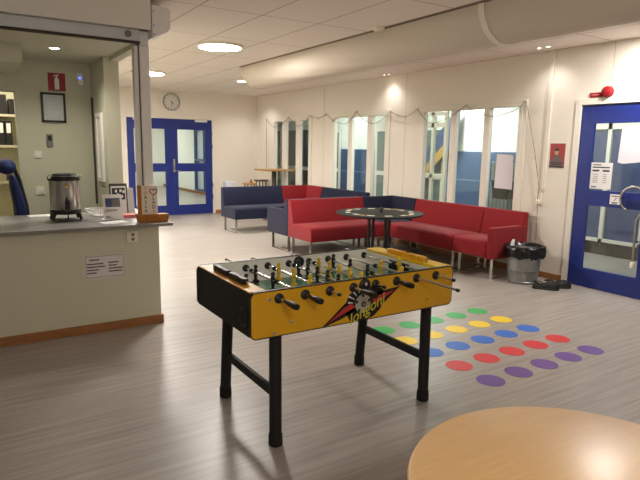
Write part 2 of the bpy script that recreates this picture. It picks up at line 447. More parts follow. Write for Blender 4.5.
# ------------------------------------------------------------------ reception kiosk
S('wall_kiosk_back', [(-1.7, 6.7, 0, -.45, 6.8, CEIL), (.49, 6.7, 0, 1.30, 6.8, CEIL), (-.45, 6.7, 2.08, .49, 6.8, CEIL)], M['kwall'])
S('wall_kiosk_side', [(1.24, 6.0, 0, 1.385, YB, CEIL)], M['kwall'])
S('wall_kiosk_left', [(-1.8, 4.86, 0, -1.7, 8.5, CEIL)], M['kwall'])
S('wall_storeroom', [(-1.7, 8.4, 0, 1.24, 8.5, CEIL)], mat('store_paint', (224, 220, 192), .8))
S('ceiling_kiosk', [(-1.7, 4.95, 2.42, 1.30, 6.7, 2.47)], M['kwall'])
S('trim_6', [(1.30, 4.95, 2.38, 1.385, 6.0, CEIL)], M['kwall'])          # header over the side opening
S('trim_7', [(-3.05, 4.80, 2.50, 1.30, 4.95, CEIL)], M['fascia'])        # header over the front opening
S('wall_left_return', [(-3.2, 4.78, 0, -1.7, 4.86, CEIL)], M['wall'])
S('trim_8', [(-.6, 5.7, 2.26, .50, 6.7, 2.42)], M['kwall'])              # lowered box over the storeroom doorway
bm = B(); box(bm, .49, 6.68, 0, .565, 6.70, 2.15); box(bm, -.45, 6.68, 2.08, .49, 6.70, 2.15); box(bm, -.52, 6.68, 0, -.45, 6.70, 2.15)
struct(obj('trim_9', bm, M['kwall'], bevel=.003))
bm = B(); box(bm, 1.222, 6.60, .9, 1.24, 6.63, 2.06); struct(obj('trim_10', bm, mat('dark_gap', (70, 66, 58), .8)))

# counter
ct = thing('reception_counter', (.2, 4.85, 0), 'pale painted reception counter wall with brown wooden skirting', 'counter')
bm = B(); box(bm, -1.7, 4.78, 0, 1.385, 4.86, .872); box(bm, 1.305, 4.86, 0, 1.385, 6.0, .872); obj('counter_body', bm, M['kwall'], ct)
bm = B(); box(bm, -1.7, 4.762, 0, 1.403, 4.78, .075); box(bm, 1.385, 4.78, 0, 1.403, 6.0, .075); obj('skirting', bm, M['wood'], ct, bevel=.003)
bm = B(); prism(bm, [(-1.7, 4.70), (1.49, 4.70), (1.49, 5.995), (1.02, 5.995), (1.02, 5.78), (-1.7, 5.78)], 'Z', .874, .90)
wt = tag(obj('worktop', bm, M['worktop'], origin=(.3, 5.2, .874), bevel=.004), 'grey laminate worktop lying on the reception counter', 'worktop')
bm = B()
bm.free()
for x in (-1.5, .2, 1.1):
    bm = B(); box(bm, x, 5.66, 0, x+.04, 5.74, .873); obj('counter_support', bm, M['kwall'], ct)

# roller shutter over the front opening
sh = thing('roller_shutter', (.2, 4.8, 2.4), 'grey rolled-up roller shutter above the long front of the counter', 'roller shutter')
bm = B(); box(bm, -1.7, 4.765, 2.49, 1.372, 4.80, CEIL-.004); obj('shutter_fascia', bm, M['fascia'], sh, bevel=.003)
bm = B(); box(bm, -1.7, 4.87, 2.405, 1.305, 4.92, 2.498)
obj('shutter_slat', bm, mat('slat_grey', (204, 206, 210), .45), sh, bevel=.006)
bm = B(); box(bm, -1.7, 4.865, 2.390, 1.305, 4.925, 2.405); obj('rubber_seal', bm, mat('dark_seal', (58, 48, 40), .8), sh)
bm = B(); cyl(bm, (1.21, 4.87, 2.455), (1.21, 4.86, 2.455), .028, n=16); obj('key_lock', bm, M['grey'], sh)
bm = B(); box(bm, 1.305, 4.90, .9005, 1.388, 4.96, 2.378); box(bm, 1.305, 4.90, 2.378, 1.384, 4.945, 2.497)
obj('guide_post', bm, M['alum'], sh, bevel=.006, label='aluminium guide post at the counter corner')
bm = B(); box(bm, 1.296, 4.915, .9005, 1.305, 4.945, 2.39); obj('guide_channel', bm, mat('channel', (88, 84, 78), .6), sh)
bm = B(); box(bm, 1.262, 4.915, .9005, 1.296, 4.985, 2.379); obj('inner_post', bm, M['alum'], sh, bevel=.003)
s2 = thing('roller_shutter', (1.46, 5.4, 2.43), 'grey shutter housing with slanted end over the counter side opening', 'roller shutter')
bm = B(); prism(bm, [(1.386, 2.69), (1.525, 2.675), (1.54, 2.665), (1.54, 2.525), (1.515, 2.49), (1.386, 2.43)], 'Y', 4.785, 6.0)
obj('shutter_housing', bm, M['alum'], s2, bevel=.004)
for z in (2.64, 2.53, 2.46):
    bm = B(); cyl(bm, (1.40, 4.787, z), (1.40, 4.779, z), .006, n=8); obj('rivet', bm, M['grey'], s2)

# wall socket and price sheet on the counter front
sk = thing('wall_socket', (1.155, 4.78, .79), 'white double power socket high on the counter front', 'socket')
bm = B(); box(bm, 1.11, 4.765, .745, 1.20, 4.78, .835); obj('socket_plate', bm, M['cream'], sk, bevel=.004)
bm = B()
for z in (.81, .77): cyl(bm, (1.16, 4.766, z), (1.16, 4.763, z), .014, n=14)
for z in (.81, .77):
    for dx in (-.005, .005): cyl(bm, (1.16+dx, 4.764, z), (1.16+dx, 4.761, z), .003, n=6)
obj('socket_holes', bm, M['grey'], sk)
sg = thing('notice_sheet', (.93, 4.779, .55), 'white sheet with two columns of print taped to counter front', 'notice')
bm = B(); box(bm, .768, 4.7785, .462, 1.09, 4.780, .65)
box(bm, .80, 4.778, .455, 1.0, 4.7795, .465); obj('sheet', bm, mat('sheet_grey', (216, 212, 210), .7), sg)
bm = B()
for z, a, b in ((.612, .02, .10), (.578, .0, .13), (.553, .0, .145), (.528, .0, .095), (.503, .0, .075)): box(bm, .785+a, 4.7775, z, .785+b, 4.7785, z+.010)
for z, a, b in ((.582, .17, .25), (.557, .17, .235), (.532, .17, .285), (.507, .17, .28)): box(bm, .785+a, 4.7775, z, .785+b, 4.7785, z+.010)
for z in (.644, .468): box(bm, .776, 4.7776, z, 1.082, 4.7785, z+.003)
for x in (.776, 1.079): box(bm, x, 4.7776, .468, x+.003, 4.7785, .646)
obj('print', bm, M['ink'], sg)

# coffee urn
ZC = .90
ur = thing('coffee_urn', (.725, 5.31, ZC), 'brushed steel drinks urn with black lid on the counter', 'urn')
ux, uy = .725, 5.31
bm = B(); lathe(bm, [(.118, .985), (.121, .99), (.121, 1.245), (.124, 1.25)], (ux, uy, 0), 40); obj('urn_body', bm, M['bsteel'], ur, bevel=.0)
bm = B(); lathe(bm, [(.130, 1.245), (.134, 1.25), (.134, 1.275), (.128, 1.283), (.10, 1.288), (.095, 1.300), (.06, 1.305), (.001, 1.306)], (ux, uy, 0), 40); li = obj('lid', bm, M['black'], ur)
for a in (.3, PI-.3):
    bm = B(); cx, cyy = ux+.12*math.cos(a), uy-.06; box(bm, cx-.018, cyy-.012, 1.262, cx+.018, cyy+.012, 1.295); obj('lid_clip', bm, M['steel'], li, bevel=.004)
bm = B(); lathe(bm, [(.125, .955), (.128, .96), (.125, .99), (.122, .992)], (ux, uy, 0), 40)
obj('base_ring', bm, M['black'], ur)
for a in (-35, -145, 35, 145):
    bm = B(); c, s = math.cos(math.radians(a)), math.sin(math.radians(a))
    tube(bm, [(ux+.108*c, uy+.108*s, .97), (ux+.128*c, uy+.128*s, .94), (ux+.138*c, uy+.138*s, .9028)], [.017, .014, .012], 10)
    obj('leg', bm, M['black'], ur)
bm = B(); box(bm, ux-.02, uy-.145, 1.0, ux+.02, uy-.118, 1.075); cyl(bm, (ux, uy-.14, 1.03), (ux, uy-.175, 1.025), .013, n=12); cyl(bm, (ux, uy-.17, 1.03), (ux, uy-.17, .985), .010, n=12)
box(bm, ux-.008, uy-.165, 1.045, ux+.008, uy-.14, 1.09); obj('tap', bm, M['black'], ur, bevel=.003)
bm = B(); cyl(bm, (ux, uy-.122, .962), (ux, uy-.122, .915), .005, n=8); obj('drain_tube', bm, M['black'], ur)
bm = B(); box(bm, ux-.012, uy-.13, 1.19, ux+.02, uy-.119, 1.205); obj('level_badge', bm, M['yel2'], ur)
dt = thing('drip_tray', (.72, 5.16, .9025), 'flat black drip tray lying under the urn tap', 'tray')
bm = B(); box(bm, .62, 5.10, .9025, .82, 5.19, .910); obj('tray_body', bm, M['black'], dt, bevel=.003)
bm = B()
for k in range(6): box(bm, .635+k*.03, 5.11, .910, .645+k*.03, 5.18, .912)
obj('tray_grille', bm, M['darkmetal'], dt)
tr = tag(obj('serving_tray', lathe(B(), [(.001, .9002), (.20, .9002), (.205, .9012), (.20, .9022), (.001, .9022)], (.80, 5.27, 0), 40), M['grey'], origin=(.80, 5.27, ZC)), 'round dull grey tray lying under the urn', 'tray')
for (cx, cyy, w, d, r, lab, n) in ((.56, 5.68, .21, .15, .1, 'white paper sheet lying behind the urn', 'paper_sheet'), (1.05, 4.93, .21, .15, .25, 'white leaflet lying flat at the worktop front edge', 'leaflet')):
    bm = B(); box(bm, -w/2, -d/2, 0, w/2, d/2, .0016); o = obj(n, bm, M['paper'], local=True); o.location = (cx, cyy, ZC+.0004); o.rotation_euler = (0, 0, r); tag(o, lab, 'paper')
    bm = B()
    for k in range(4): box(bm, -w/2+.02, -d/2+.02+k*.03, .0016, w/2-.05-.02*(k % 2), -d/2+.026+k*.03, .002)
    obj('print', bm, M['grey'], o, local=True)
# bowl
bw = thing('wire_bowl', (1.03, 5.47, ZC), 'white perforated wire bowl between urn and brochure stand', 'bowl')
bm = B()
for zz, rr in ((.905, .06), (.925, .09), (.945, .108), (.962, .12)):
    tube(bm, [(1.03+rr*math.cos(a*PI/16), 5.47+rr*math.sin(a*PI/16), zz) for a in range(33)], .0035, 6)
for k in range(28):
    a = k*2*PI/28; tube(bm, [(1.03+r*math.cos(a), 5.47+r*math.sin(a), z) for r, z in ((.055, .903), (.09, .925), (.12, .962))], .0026, 5)
obj('bowl_wires', bm, M['alum'], bw)
bm = B(); lathe(bm, [(.001, .902), (.06, .902), (.062, .906), (.001, .907)], (1.03, 5.47, 0), 24); obj('bowl_base', bm, M['alum'], bw)
# brochure stands (leaning boards)
def leaning(name, x0, x1, y, h, lean, label, cat, mats):
    o = thing(name, ((x0+x1)/2, y, ZC), label, cat)
    w = x1-x0; c, s = math.cos(lean), math.sin(lean)
    def slab(bm, u0, v0, u1, v1, d0, d1):
        vs = []
        for d in (d0, d1):
            for u, v in ((u0, v0), (u1, v0), (u1, v1), (u0, v1)):
                vs.append(bm.verts.new((x0+u*w, y+v*h*s+d*c, ZC+.003+v*h*c-d*s+.02*0)))
        for f in ((0, 3, 2, 1), (4, 5, 6, 7), (0, 1, 5, 4), (1, 2, 6, 5), (2, 3, 7, 6), (3, 0, 4, 7)): bm.faces.new([vs[i] for i in f])
    bm = B(); slab(bm, 0, 0, 1, 1, 0, .012); obj('backing', bm, mats[0], o)
    return o, slab
o, slab = leaning('brochure_stand', 1.005, 1.165, 5.10, .225, .25, 'white leaflet stand with a grey photo beside the bowl', 'brochure stand', (M['paper'],))
bm = B(); slab(bm, .12, .50, .9, .85, -.002, 0); obj('photo', bm, M['slate'], o)
bm = B(); slab(bm, .45, .52, .88, .80, -.003, -.002); obj('photo_sheep', bm, M['grey'], o)
bm = B()
for v, e in ((.38, .75), (.33, .68), (.12, .3), (.08, .35)): slab(bm, .1, v, e, v+.02, -.002, 0)
obj('print', bm, M['ink'], o)
bm = B(); box(bm, 1.0, 5.085, ZC, 1.17, 5.20, ZC+.006); obj('foot', bm, M['alum'], o)
o, slab = leaning('framed_photo', 1.115, 1.275, 5.36, .30, .12, 'dark framed photo print standing behind the leaflet stand', 'picture', (M['umber'],))
bm = B(); slab(bm, .08, .06, .92, .92, -.003, 0); obj('photo_mount', bm, M['paper'], o)
bm = B(); slab(bm, .14, .50, .86, .86, -.005, -.003)
obj('photo', bm, M['binder'], o)
bm = B()
for u, v in ((.2, .55), (.4, .6), (.62, .55), (.3, .72), (.55, .73), (.72, .7)): slab(bm, u, v, u+.13, v+.09, -.006, -.005)
obj('photo_faces', bm, M['alum'], o)
bm = B(); box(bm, 1.14, 5.40, ZC, 1.25, 5.47, ZC+.006); box(bm, 1.18, 5.395, ZC, 1.21, 5.41, ZC+.2); obj('foot', bm, M['umber'], o)
bd = thing('magazine', (1.30, 5.42, ZC), 'white upright booklet leaning right of the framed photo', 'booklet')
bm = B(); prism(bm, [(5.40, ZC), (5.42, ZC), (5.47, ZC+.25), (5.455, ZC+.25)], 'X', 1.292, 1.345); obj('cover', bm, M['paper'], bd)
rb = thing('napkin_pile', (1.20, 5.22, ZC), 'pale red paper napkins stacked flat behind the candle holder', 'napkins')
bm = B()
for k in range(5): box(bm, 1.185+.003*(k % 2), 5.17, ZC+.006*k, 1.30+.003*(k % 2), 5.29, ZC+.006*k+.005)
obj('napkins', bm, M['pink'], rb)
# lettered tile in its wooden holder
hd = thing('lettered_tile', (1.35, 4.84, ZC), 'ivory tile with painted letters and red heart in wooden holder', 'ornament')
bm = B(); prism(bm, [(1.215, ZC+.075), (1.232, ZC), (1.478, ZC), (1.49, ZC+.065), (1.47, ZC+.068), (1.25, ZC+.068)], 'Y', 4.80, 4.89)
obj('wicker_holder', bm, M['wicker'], hd, bevel=.006)
bm = B(); box(bm, 1.258, 4.83, ZC+.05, 1.398, 4.852, ZC+.315); tl = obj('tile', bm, M['tile'], hd, bevel=.003)
bm = B(); box(bm, 1.232, 4.822, ZC+.04, 1.259, 4.858, ZC+.318); obj('wooden_edge', bm, M['wicker'], hd, bevel=.003)
yy = 4.8292
cs = [M['cpink'], M['corange'], M['cblue'], M['cgreen'], M['cblue'], M['cblue']]
for i, ch in enumerate('TORSLA'):
    text('letter', ch, cs[i], tl, .040, TM((1.296, yy, ZC+.288-i*.038), (1, 0, 0), (0, 0, 1)), offset=.0006)
cs = [M['cblue'], M['cblue'], M['cblue'], M['cpink']]
for i, ch in enumerate('LADA'):
    text('letter', ch, cs[i], tl, .040, TM((1.362, yy, ZC+.205-i*.038), (1, 0, 0), (0, 0, 1)), offset=.0006)
bm = B(); hp = []
for k in range(33):
    a = 2*PI*k/32; hp.append((1.362+.0020*16*math.sin(a)**3, yy-.001, ZC+.262+.0020*(13*math.cos(a)-5*math.cos(2*a)-2*math.cos(3*a)-math.cos(4*a))))
tube(bm, hp, .0042, 6); obj('heart', bm, M['sred'], tl)

# kiosk interior wall things
yk = 6.7
fs = thing('fire_extinguisher_sign', (.90, yk, 2.12), 'red square sign with white fire extinguisher above the frame', 'sign')
bm = B(); box(bm, .815, yk-.006, 2.115, .985, yk, 2.30); obj('sign_plate', bm, M['sred'], fs)
bm = B(); prism(bm, [(.878, 2.13), (.922, 2.13), (.922, 2.235), (.915, 2.25), (.905, 2.258), (.895, 2.258), (.885, 2.25), (.878, 2.235)], 'Y', yk-.0085, yk-.006)
prism(bm, [(.893, 2.258), (.907, 2.258), (.907, 2.272), (.925, 2.278), (.925, 2.284), (.88, 2.28), (.868, 2.262), (.874, 2.258), (.884, 2.272), (.893, 2.272)], 'Y', yk-.0085, yk-.006)
obj('extinguisher_symbol', bm, M['paper'], fs)
pf = thing('picture_frame', (.853, yk, 1.78), 'black framed document hanging below the red sign', 'picture')
bm = B(); a, b, z0, z1 = .733, .973, 1.783, 2.093
for q in ((a, z0, a+.022, z1), (b-.022, z0, b, z1), (a, z0, b, z0+.022), (a, z1-.022, b, z1)): box(bm, q[0], yk-.022, q[1], q[2], yk, q[3])
obj('frame_moulding', bm, M['black'], pf)
bm = B(); box(bm, a+.02, yk-.010, z0+.02, b-.02, yk-.004, z1-.02); obj('document', bm, mat('document', (196, 200, 200), .3), pf)
bm = B()
for k in range(9): box(bm, a+.06, yk-.0108, z1-.07-k*.022, b-.06-.02*(k % 3), yk-.010, z1-.066-k*.022)
obj('print', bm, M['alum'], pf)
bm = B(); box(bm, .765, yk-.03, 1.535, .826, yk, 1.657); th = tag(obj('wall_thermostat', bm, M['grey'], origin=(.795, yk, 1.535), bevel=.005), 'small grey control unit on wall under the framed document', 'control unit')
bm = B(); box(bm, .778, yk-.033, 1.59, .813, yk-.03, 1.64); obj('display', bm, M['binder'], th)
for (x, z, w, lab) in ((.672, 1.44, .078, 'white light switch plate to the doorway side of grey control'), (.672, 1.055, .09, 'white wall socket plate just above the worktop beside urn')):
    bm = B(); box(bm, x-w/2, yk-.012, z-w/2, x+w/2, yk, z+w/2); o = tag(obj('wall_switch', bm, M['cream'], origin=(x, yk, z), bevel=.004), lab, 'switch')
    bm = B(); box(bm, x-w*.28, yk-.016, z-w*.28, x+w*.28, yk-.012, z+w*.28); obj('rocker', bm, M['paper'], o, bevel=.003)
al = thing('motion_detector', (1.135, yk, 2.19), 'grey sensor box with blue light high in kiosk corner', 'sensor')
bm = B(); box(bm, 1.10, yk-.05, 2.19, 1.165, yk, 2.32); obj('sensor_body', bm, M['alum'], al, bevel=.008)
bm = B(); cyl(bm, (1.125, yk-.05, 2.262), (1.125, yk-.055, 2.262), .010, n=12); obj('indicator_light', bm, M['led'], al)
np_ = thing('framed_noticeboard', (1.24, 6.33, 1.17), 'narrow white framed panel on the kiosk side pillar', 'panel')
bm = B(); box(bm, 1.215, 6.14, 1.17, 1.24, 6.20, 1.88); box(bm, 1.215, 6.36, 1.17, 1.24, 6.42, 1.88); box(bm, 1.215, 6.20, 1.17, 1.24, 6.36, 1.21); box(bm, 1.215, 6.20, 1.84, 1.24, 6.36, 1.88)
obj('panel_frame', bm, M['paper'], np_)
bm = B(); box(bm, 1.228, 6.20, 1.21, 1.24, 6.36, 1.84); obj('panel_board', bm, M['cream'], np_)
# kiosk ceiling spot
def ceiling_lamp(name, x, y, z, r, m, label, rim=.02, t=.03, group=None):
    o = thing(name, (x, y, z), label, 'ceiling lamp', group)
    bm = B(); lathe(bm, [(r, z), (r+rim, z), (r+rim, z-t), (r, z-t*1.1)], (x, y, 0), 40, cap=False); obj('lamp_rim', bm, M['cream'], o)
    bm = B(); lathe(bm, [(.001, z-t*1.05), (r*.7, z-t*1.0), (r, z-t*.75), (r, z-.002)], (x, y, 0), 40); obj('diffuser', bm, m, o)
    return o
ceiling_lamp('kiosk_downlight', .765, 5.72, 2.42, .042, M['klamp'], 'small round downlight in the kiosk ceiling', .012, .012)

# storeroom shelves with binders
bs = thing('shelf_unit', (.1, 8.2, 0), 'pale storage shelves seen through the kiosk doorway', 'shelves')
shz = (.55, 1.05, 1.50, 1.88)
for z in shz:
    bm = B(); box(bm, -.5, 8.05, z, .95, 8.38, z+.03); obj('shelf_board', bm, mat('shelf_beige', (196, 184, 160), .6), bs)
for x in (-.53, .95):
    bm = B(); box(bm, x, 8.05, 0, x+.03, 8.38, 2.0); obj('shelf_side', bm, M['kwall'], bs)
first = None
for k, (w, h) in enumerate([(.075, .3)]*4):
    x = .215+k*.083
    if first is None:
        bm = B(); box(bm, 0, 0, 0, w, .26, h); first = obj('ring_binder', bm, M['binder'], local=True)
        bm = B(); box(bm, .014, -.002, .15, w-.014, 0, .27); obj('spine_label', bm, M['paper'], first, local=True)
        o = first
    else: o = copy_tree(first)
    o.location = (x, 8.08, 1.53); tag(o, 'black ring binder standing in the row on the storeroom shelf', 'binder', 'ring binders on the shelf')
for k, (x, w, h, d) in enumerate(((.18, .2, .16, .2), (.40, .1, .24, .2), (.52, .07, .19, .2))):
    bm = B(); box(bm, x, 8.10, 1.91, x+w, 8.10+d, 1.91+h); tag(obj('storage_box', bm, M['binder'], origin=(x, 8.1, 1.91), bevel=.006), ('wide black box on the top storeroom shelf', 'tall black box on the top storeroom shelf', 'narrow black box next to the doorway edge on top shelf')[k], 'box')
for k, (x, w, h, m) in enumerate(((.30, .14, .07, 'khaki'), (.46, .10, .10, 'grey'))):
    bm = B(); box(bm, x, 8.1, 1.08, x+w, 8.3, 1.08+h*1.3); tag(obj('stacked_box', bm, M[m], origin=(x, 8.1, 1.08), bevel=.006), ('khaki low box on the shelf below the binders', 'grey box on the shelf below the binders')[k], 'box')
# office chair
oc = thing('office_chair', (.18, 6.1, 0), 'blue swivel office chair with headrest behind the counter', 'chair')
bm = B(); prism(bm, [(.36, .50), (.44, .52), (.475, .7), (.47, .95), (.435, 1.12), (.40, 1.25), (.355, 1.26), (.36, 1.12), (.38, .95), (.385, .75), (.35, .58)], 'Y', 5.88, 6.32); obj('backrest', bm, M['chair'], oc, bevel=.03, seg=3)
bm = B(); ball(bm, (.335, 6.1, 1.335), 1, (.085, .15, .075), 20); obj('headrest', bm, M['chair'], oc)
bm = B(); box(bm, -.12, 5.85, .44, .38, 6.35, .53); obj('seat', bm, M['chair'], oc, bevel=.04, seg=3)
bm = B(); tube(bm, [(.20, 6.1, .42), (.46, 6.1, .45), (.495, 6.1, .7), (.485, 6.1, .95), (.44, 6.1, 1.2), (.40, 6.1, 1.32)], .018, 8); obj('back_bracket', bm, M['black'], oc)
bm = B(); cyl(bm, (.15, 6.1, .10), (.15, 6.1, .44), .03, n=16); obj('gas_lift', bm, M['darkmetal'], oc)
for k in range(5):
    a = k*2*PI/5+.3; bm = B(); tube(bm, [(.15, 6.1, .12), (.15+.28*math.cos(a), 6.1+.28*math.sin(a), .075)], [.03, .018], 8)
    f = obj('base_arm', bm, M['black'], oc)
    bm = B(); ball(bm, (.15+.28*math.cos(a), 6.1+.28*math.sin(a), .032), .03, n=12); obj('castor', bm, M['rubber'], f)

# ------------------------------------------------------------------ ceiling fittings
big = M['lamp']
for y, lab in ((6.47, 'large round ceiling light nearest the camera, beside the air duct'), (9.51, 'large round ceiling light nearer the blue double doors')):
    ceiling_lamp('round_ceiling_light', 2.67, y, CEIL, .25, big, lab)
ceiling_lamp('ceiling_downlight', 5.52, 2.95, CEIL, .085, M['spot'], 'round downlight above the floor right beside the blue door, past the duct', .015, .012)
ceiling_lamp('ceiling_downlight', 4.42, 9.68, CEIL, .085, M['spot'], 'small bright downlight beyond the end of the air duct', .015, .012)
for x, y, lab in ((5.86, 7.27, 'twin recessed spot near wall between second and third window'), (5.74, 4.27, 'twin recessed spot near wall beside the red beacon')):
    o = thing('recessed_spot', (x, y, CEIL), lab, 'ceiling lamp')
    for dy in (-.06, .06):
        bm = B(); lathe(bm, [(.022, CEIL), (.032, CEIL), (.032, CEIL-.006), (.022, CEIL-.007)], (x, y+dy, 0), 20, cap=False); e = obj('spot_ring', bm, M['cream'], o)
        bm = B(); lathe(bm, [(.001, CEIL-.004), (.022, CEIL-.003)], (x, y+dy, 0), 16); obj('spot_lens', bm, M['spot'], e)
bm = B(); lathe(bm, [(.06, CEIL), (.06, CEIL-.02), (.045, CEIL-.045), (.001, CEIL-.05)], (3.55, 4.55, 0), 24)
sd = tag(obj('smoke_detector', bm, M['cream'], origin=(3.55, 4.55, CEIL)), 'white round smoke detector on ceiling beside the duct', 'smoke detector')
# fabric air duct: half round
ad = thing('air_duct', (3.93, 3.0, CEIL), 'long half-round white fabric air duct under the ceiling', 'air duct')
def duct(bm, y0, y1, n, r, wob=.006):
    rings = []
    for i in range(n+1):
        y = y0+(y1-y0)*i/n; ring = []
        for k in range(25):
            a = PI+PI*k/24; rr = r+wob*math.sin(y*5.1+k*.7)*math.sin(k*.9)+random.uniform(-.0015, .0015)
            ring.append(bm.verts.new((3.93+rr*math.cos(a), y, CEIL-.001+rr*math.sin(a))))
        rings.append(ring)
    for a, b in zip(rings, rings[1:]):
        for k in range(24): bm.faces.new((a[k], a[k+1], b[k+1], b[k]))
    bm.faces.new(rings[0]); bm.faces.new(rings[-1])
bm = B(); duct(bm, -3.0, 8.0, 120, .30); obj('duct_sleeve', bm, M['duct'], ad, smooth=60)
bm = B(); duct(bm, 3.29, 3.35, 2, .309, 0); obj('seam_band', bm, M['cream'], ad)
bm = B(); duct(bm, 7.93, 8.0, 2, .306, 0); obj('end_band', bm, M['duct'], ad)
bm = B(); box(bm, 3.61, -3.0, CEIL-.012, 3.645, 8.0, CEIL-.0005); obj('shadow_line', bm, mat('shadow_brown', (128, 110, 98), .6), ad)  # dark strip painted for the shadow line where duct meets ceiling

# ------------------------------------------------------------------ wall things, right wall
cp = thing('wall_clock', (3.935, YB, 2.58), 'round grey wall clock above the blue double doors', 'clock')
bm = B(); lathe(bm, [(.188, YB), (.191, YB-.03), (.182, YB-.042), (.166, YB-.04), (.164, YB-.02)], (3.935, 0, 2.5), 40, 'Y', cap=False); obj('clock_rim', bm, mat('clock_grey', (150, 147, 142), .4), cp)
bm = B(); lathe(bm, [(.001, YB-.022), (.166, YB-.022), (.166, YB)], (3.935, 0, 2.5), 40, 'Y'); obj('clock_face', bm, M['clockf'], cp)
bm = B()
for k in range(12):
    a = k*PI/6; c, s = math.cos(a), math.sin(a); u = Vector((c, 0, s)); v = Vector((-s, 0, c)); p = Vector((3.935, YB-.024, 2.5))
    vs = [bm.verts.new(p+u*r+v*w) for r, w in ((.130, -.005), (.154, -.005), (.154, .005), (.130, .005))]; bm.faces.new(vs)
obj('hour_marks', bm, M['ink'], cp)
for ang, ln, w in ((-PI/2, .115, .006), (-math.radians(45), .075, .008)):
    bm = B(); c, s = math.cos(ang), math.sin(ang); u = Vector((c, 0, s)); v = Vector((-s, 0, c)); p = Vector((3.935, YB-.027, 2.5))
    vs = [p+u*r+v*q for r, q in ((-.02, -w), (ln, -w*.5), (ln, w*.5), (-.02, w))]
    prism(bm, [(q.x, q.z) for q in vs], 'Y', YB-.029, YB-.026); obj('hand', bm, M['black'], cp)
# red beacon
rbk = thing('fire_alarm_beacon', (XW, 3.68, 2.19), 'red alarm beacon on a red base above the blue door', 'alarm')
bm = B(); box(bm, XW-.02, 3.66, 2.165, XW, 3.815, 2.215); bb = obj('alarm_label', bm, M['sred'], rbk, bevel=.003)
bm = B(); box(bm, XW-.022, 3.70, 2.185, XW-.02, 3.79, 2.197); obj('print', bm, M['pink'], bb)
bm = B(); lathe(bm, [(.06, XW), (.062, XW-.03), (.055, XW-.055), (.03, XW-.07), (.001, XW-.073)], (0, 3.605, 2.213), 28, 'X'); obj('alarm_dome', bm, M['sred'], rbk)
# poster
po = thing('wall_poster', (XW, 4.17, 1.37), 'small red poster with a person bust beside the blue door', 'poster')
bm = B(); box(bm, XW-.003, 4.07, 1.367, XW, 4.271, 1.655); obj('poster_sheet', bm, M['poster'], po)
bm = B(); prism(bm, [(4.26, 1.395), (4.085, 1.395), (4.09, 1.45), (4.12, 1.49), (4.15, 1.505), (4.155, 1.53), (4.2, 1.53), (4.205, 1.505), (4.235, 1.49), (4.255, 1.45)], 'X', XW-.004, XW-.003); obj('poster_bust', bm, M['pgrey'], po)
bm = B(); prism(bm, circ(4.178, 1.555, .028, 20, .038), 'X', XW-.005, XW-.004); obj('poster_face', bm, M['skin'], po)
bm = B(); prism(bm, [(4.205, 1.565), (4.15, 1.565), (4.146, 1.585), (4.165, 1.602), (4.19, 1.602), (4.208, 1.588)], 'X', XW-.0056, XW-.005); obj('poster_hair', bm, M['umber'], po)
bm = B(); box(bm, XW-.0045, 4.07, 1.367, XW-.003, 4.271, 1.39); box(bm, XW-.0052, 4.09, 1.42, XW-.0042, 4.25, 1.432); box(bm, XW-.0052, 4.11, 1.402, XW-.0042, 4.23, 1.412); obj('poster_caption', bm, M['ink'], po)
# conduit
bm = B(); box(bm, XW-.022, 4.297, 1.1, XW, 4.343, CEIL)
for z in (1.3, 1.9, 2.5): box(bm, XW-.025, 4.292, z, XW, 4.348, z+.012)
cd = tag(obj('cable_conduit', bm, M['trimw'], origin=(XW, 4.32, 1.1)), 'white vertical cable pipe on wall between window and poster', 'pipe')
# wall outlet + light chain
ou = thing('wall_outlet', (XW, 4.37, .96), 'white wall socket with a plug at end of light chain', 'socket')
bm = B(); box(bm, XW-.014, 4.33, .90, XW, 4.42, 1.04); obj('outlet_plate', bm, M['cream'], ou, bevel=.004)
bm = B(); box(bm, XW-.06, 4.345, .91, XW-.014, 4.385, .965); obj('plug', bm, M['cream'], ou, bevel=.006)
lc = thing('string_lights', (XW-.03, 8, 2.1), 'thin dark string of small unlit bulbs draped along the windows', 'string lights')
g = [(11.77, 1.07), (11.77, 1.6), (11.77, 2.2), (11.33, 2.0), (10.73, 2.2), (10.26, 2.0), (9.86, 2.2), (9.52, 2.14), (9.26, 2.2), (8.61, 2.0), (8.25, 2.21), (7.74, 1.98), (7.3, 2.17), (6.94, 2.07), (6.64, 2.18), (6.3, 1.95), (5.64, 2.18), (5.39, 2.05), (5.13, 2.0), (4.89, 2.05), (4.65, 2.18), (4.59, 2.0), (4.47, 1.57), (4.36, 1.11), (4.375, .96), (4.36, .77), (4.35, .47)]
hooks = {2, 4, 6, 8, 10, 12, 14, 16, 20}
dense = []
for i in range(len(g)-1):
    (a0, b0), (a1, b1) = g[i], g[i+1]
    n = max(2, int(math.hypot(a1-a0, b1-b0)/.06))
    for k in range(n):
        t_ = k/n
        # sag: ease toward the low point
        if i in hooks or i+1 in hooks:
            if i in hooks: q = 1-(1-t_)**1.7
            else: q = t_**1.7
        else: q = t_
        if i in (0, 1, 20, 21, 22, 23, 24, 25): q = t_
        dense.append((XW-.034, a0+(a1-a0)*t_, b0+(b1-b0)*q))
dense.append((XW-.034,)+g[-1])
bm = B(); tube(bm, dense, .0042, 6); obj('cable', bm, M['cable'], lc)
for k in range(4, len(dense)-2, 4):
    bm = B(); p = Vector(dense[k]); cyl(bm, p, p+Vector((-.005, .012 if k % 8 else -.014, -.03)), .004, .003, n=6); ball(bm, p+Vector((-.006, .014 if k % 8 else -.016, -.038)), .007, n=8); obj('bulb', bm, M['bulb'], lc)
for i in sorted(hooks):
    bm = B(); cyl(bm, (XW, g[i][0], g[i][1]+.004), (XW-.045, g[i][0], g[i][1]+.004), .006, n=8); obj('hook', bm, M['cream'], lc)

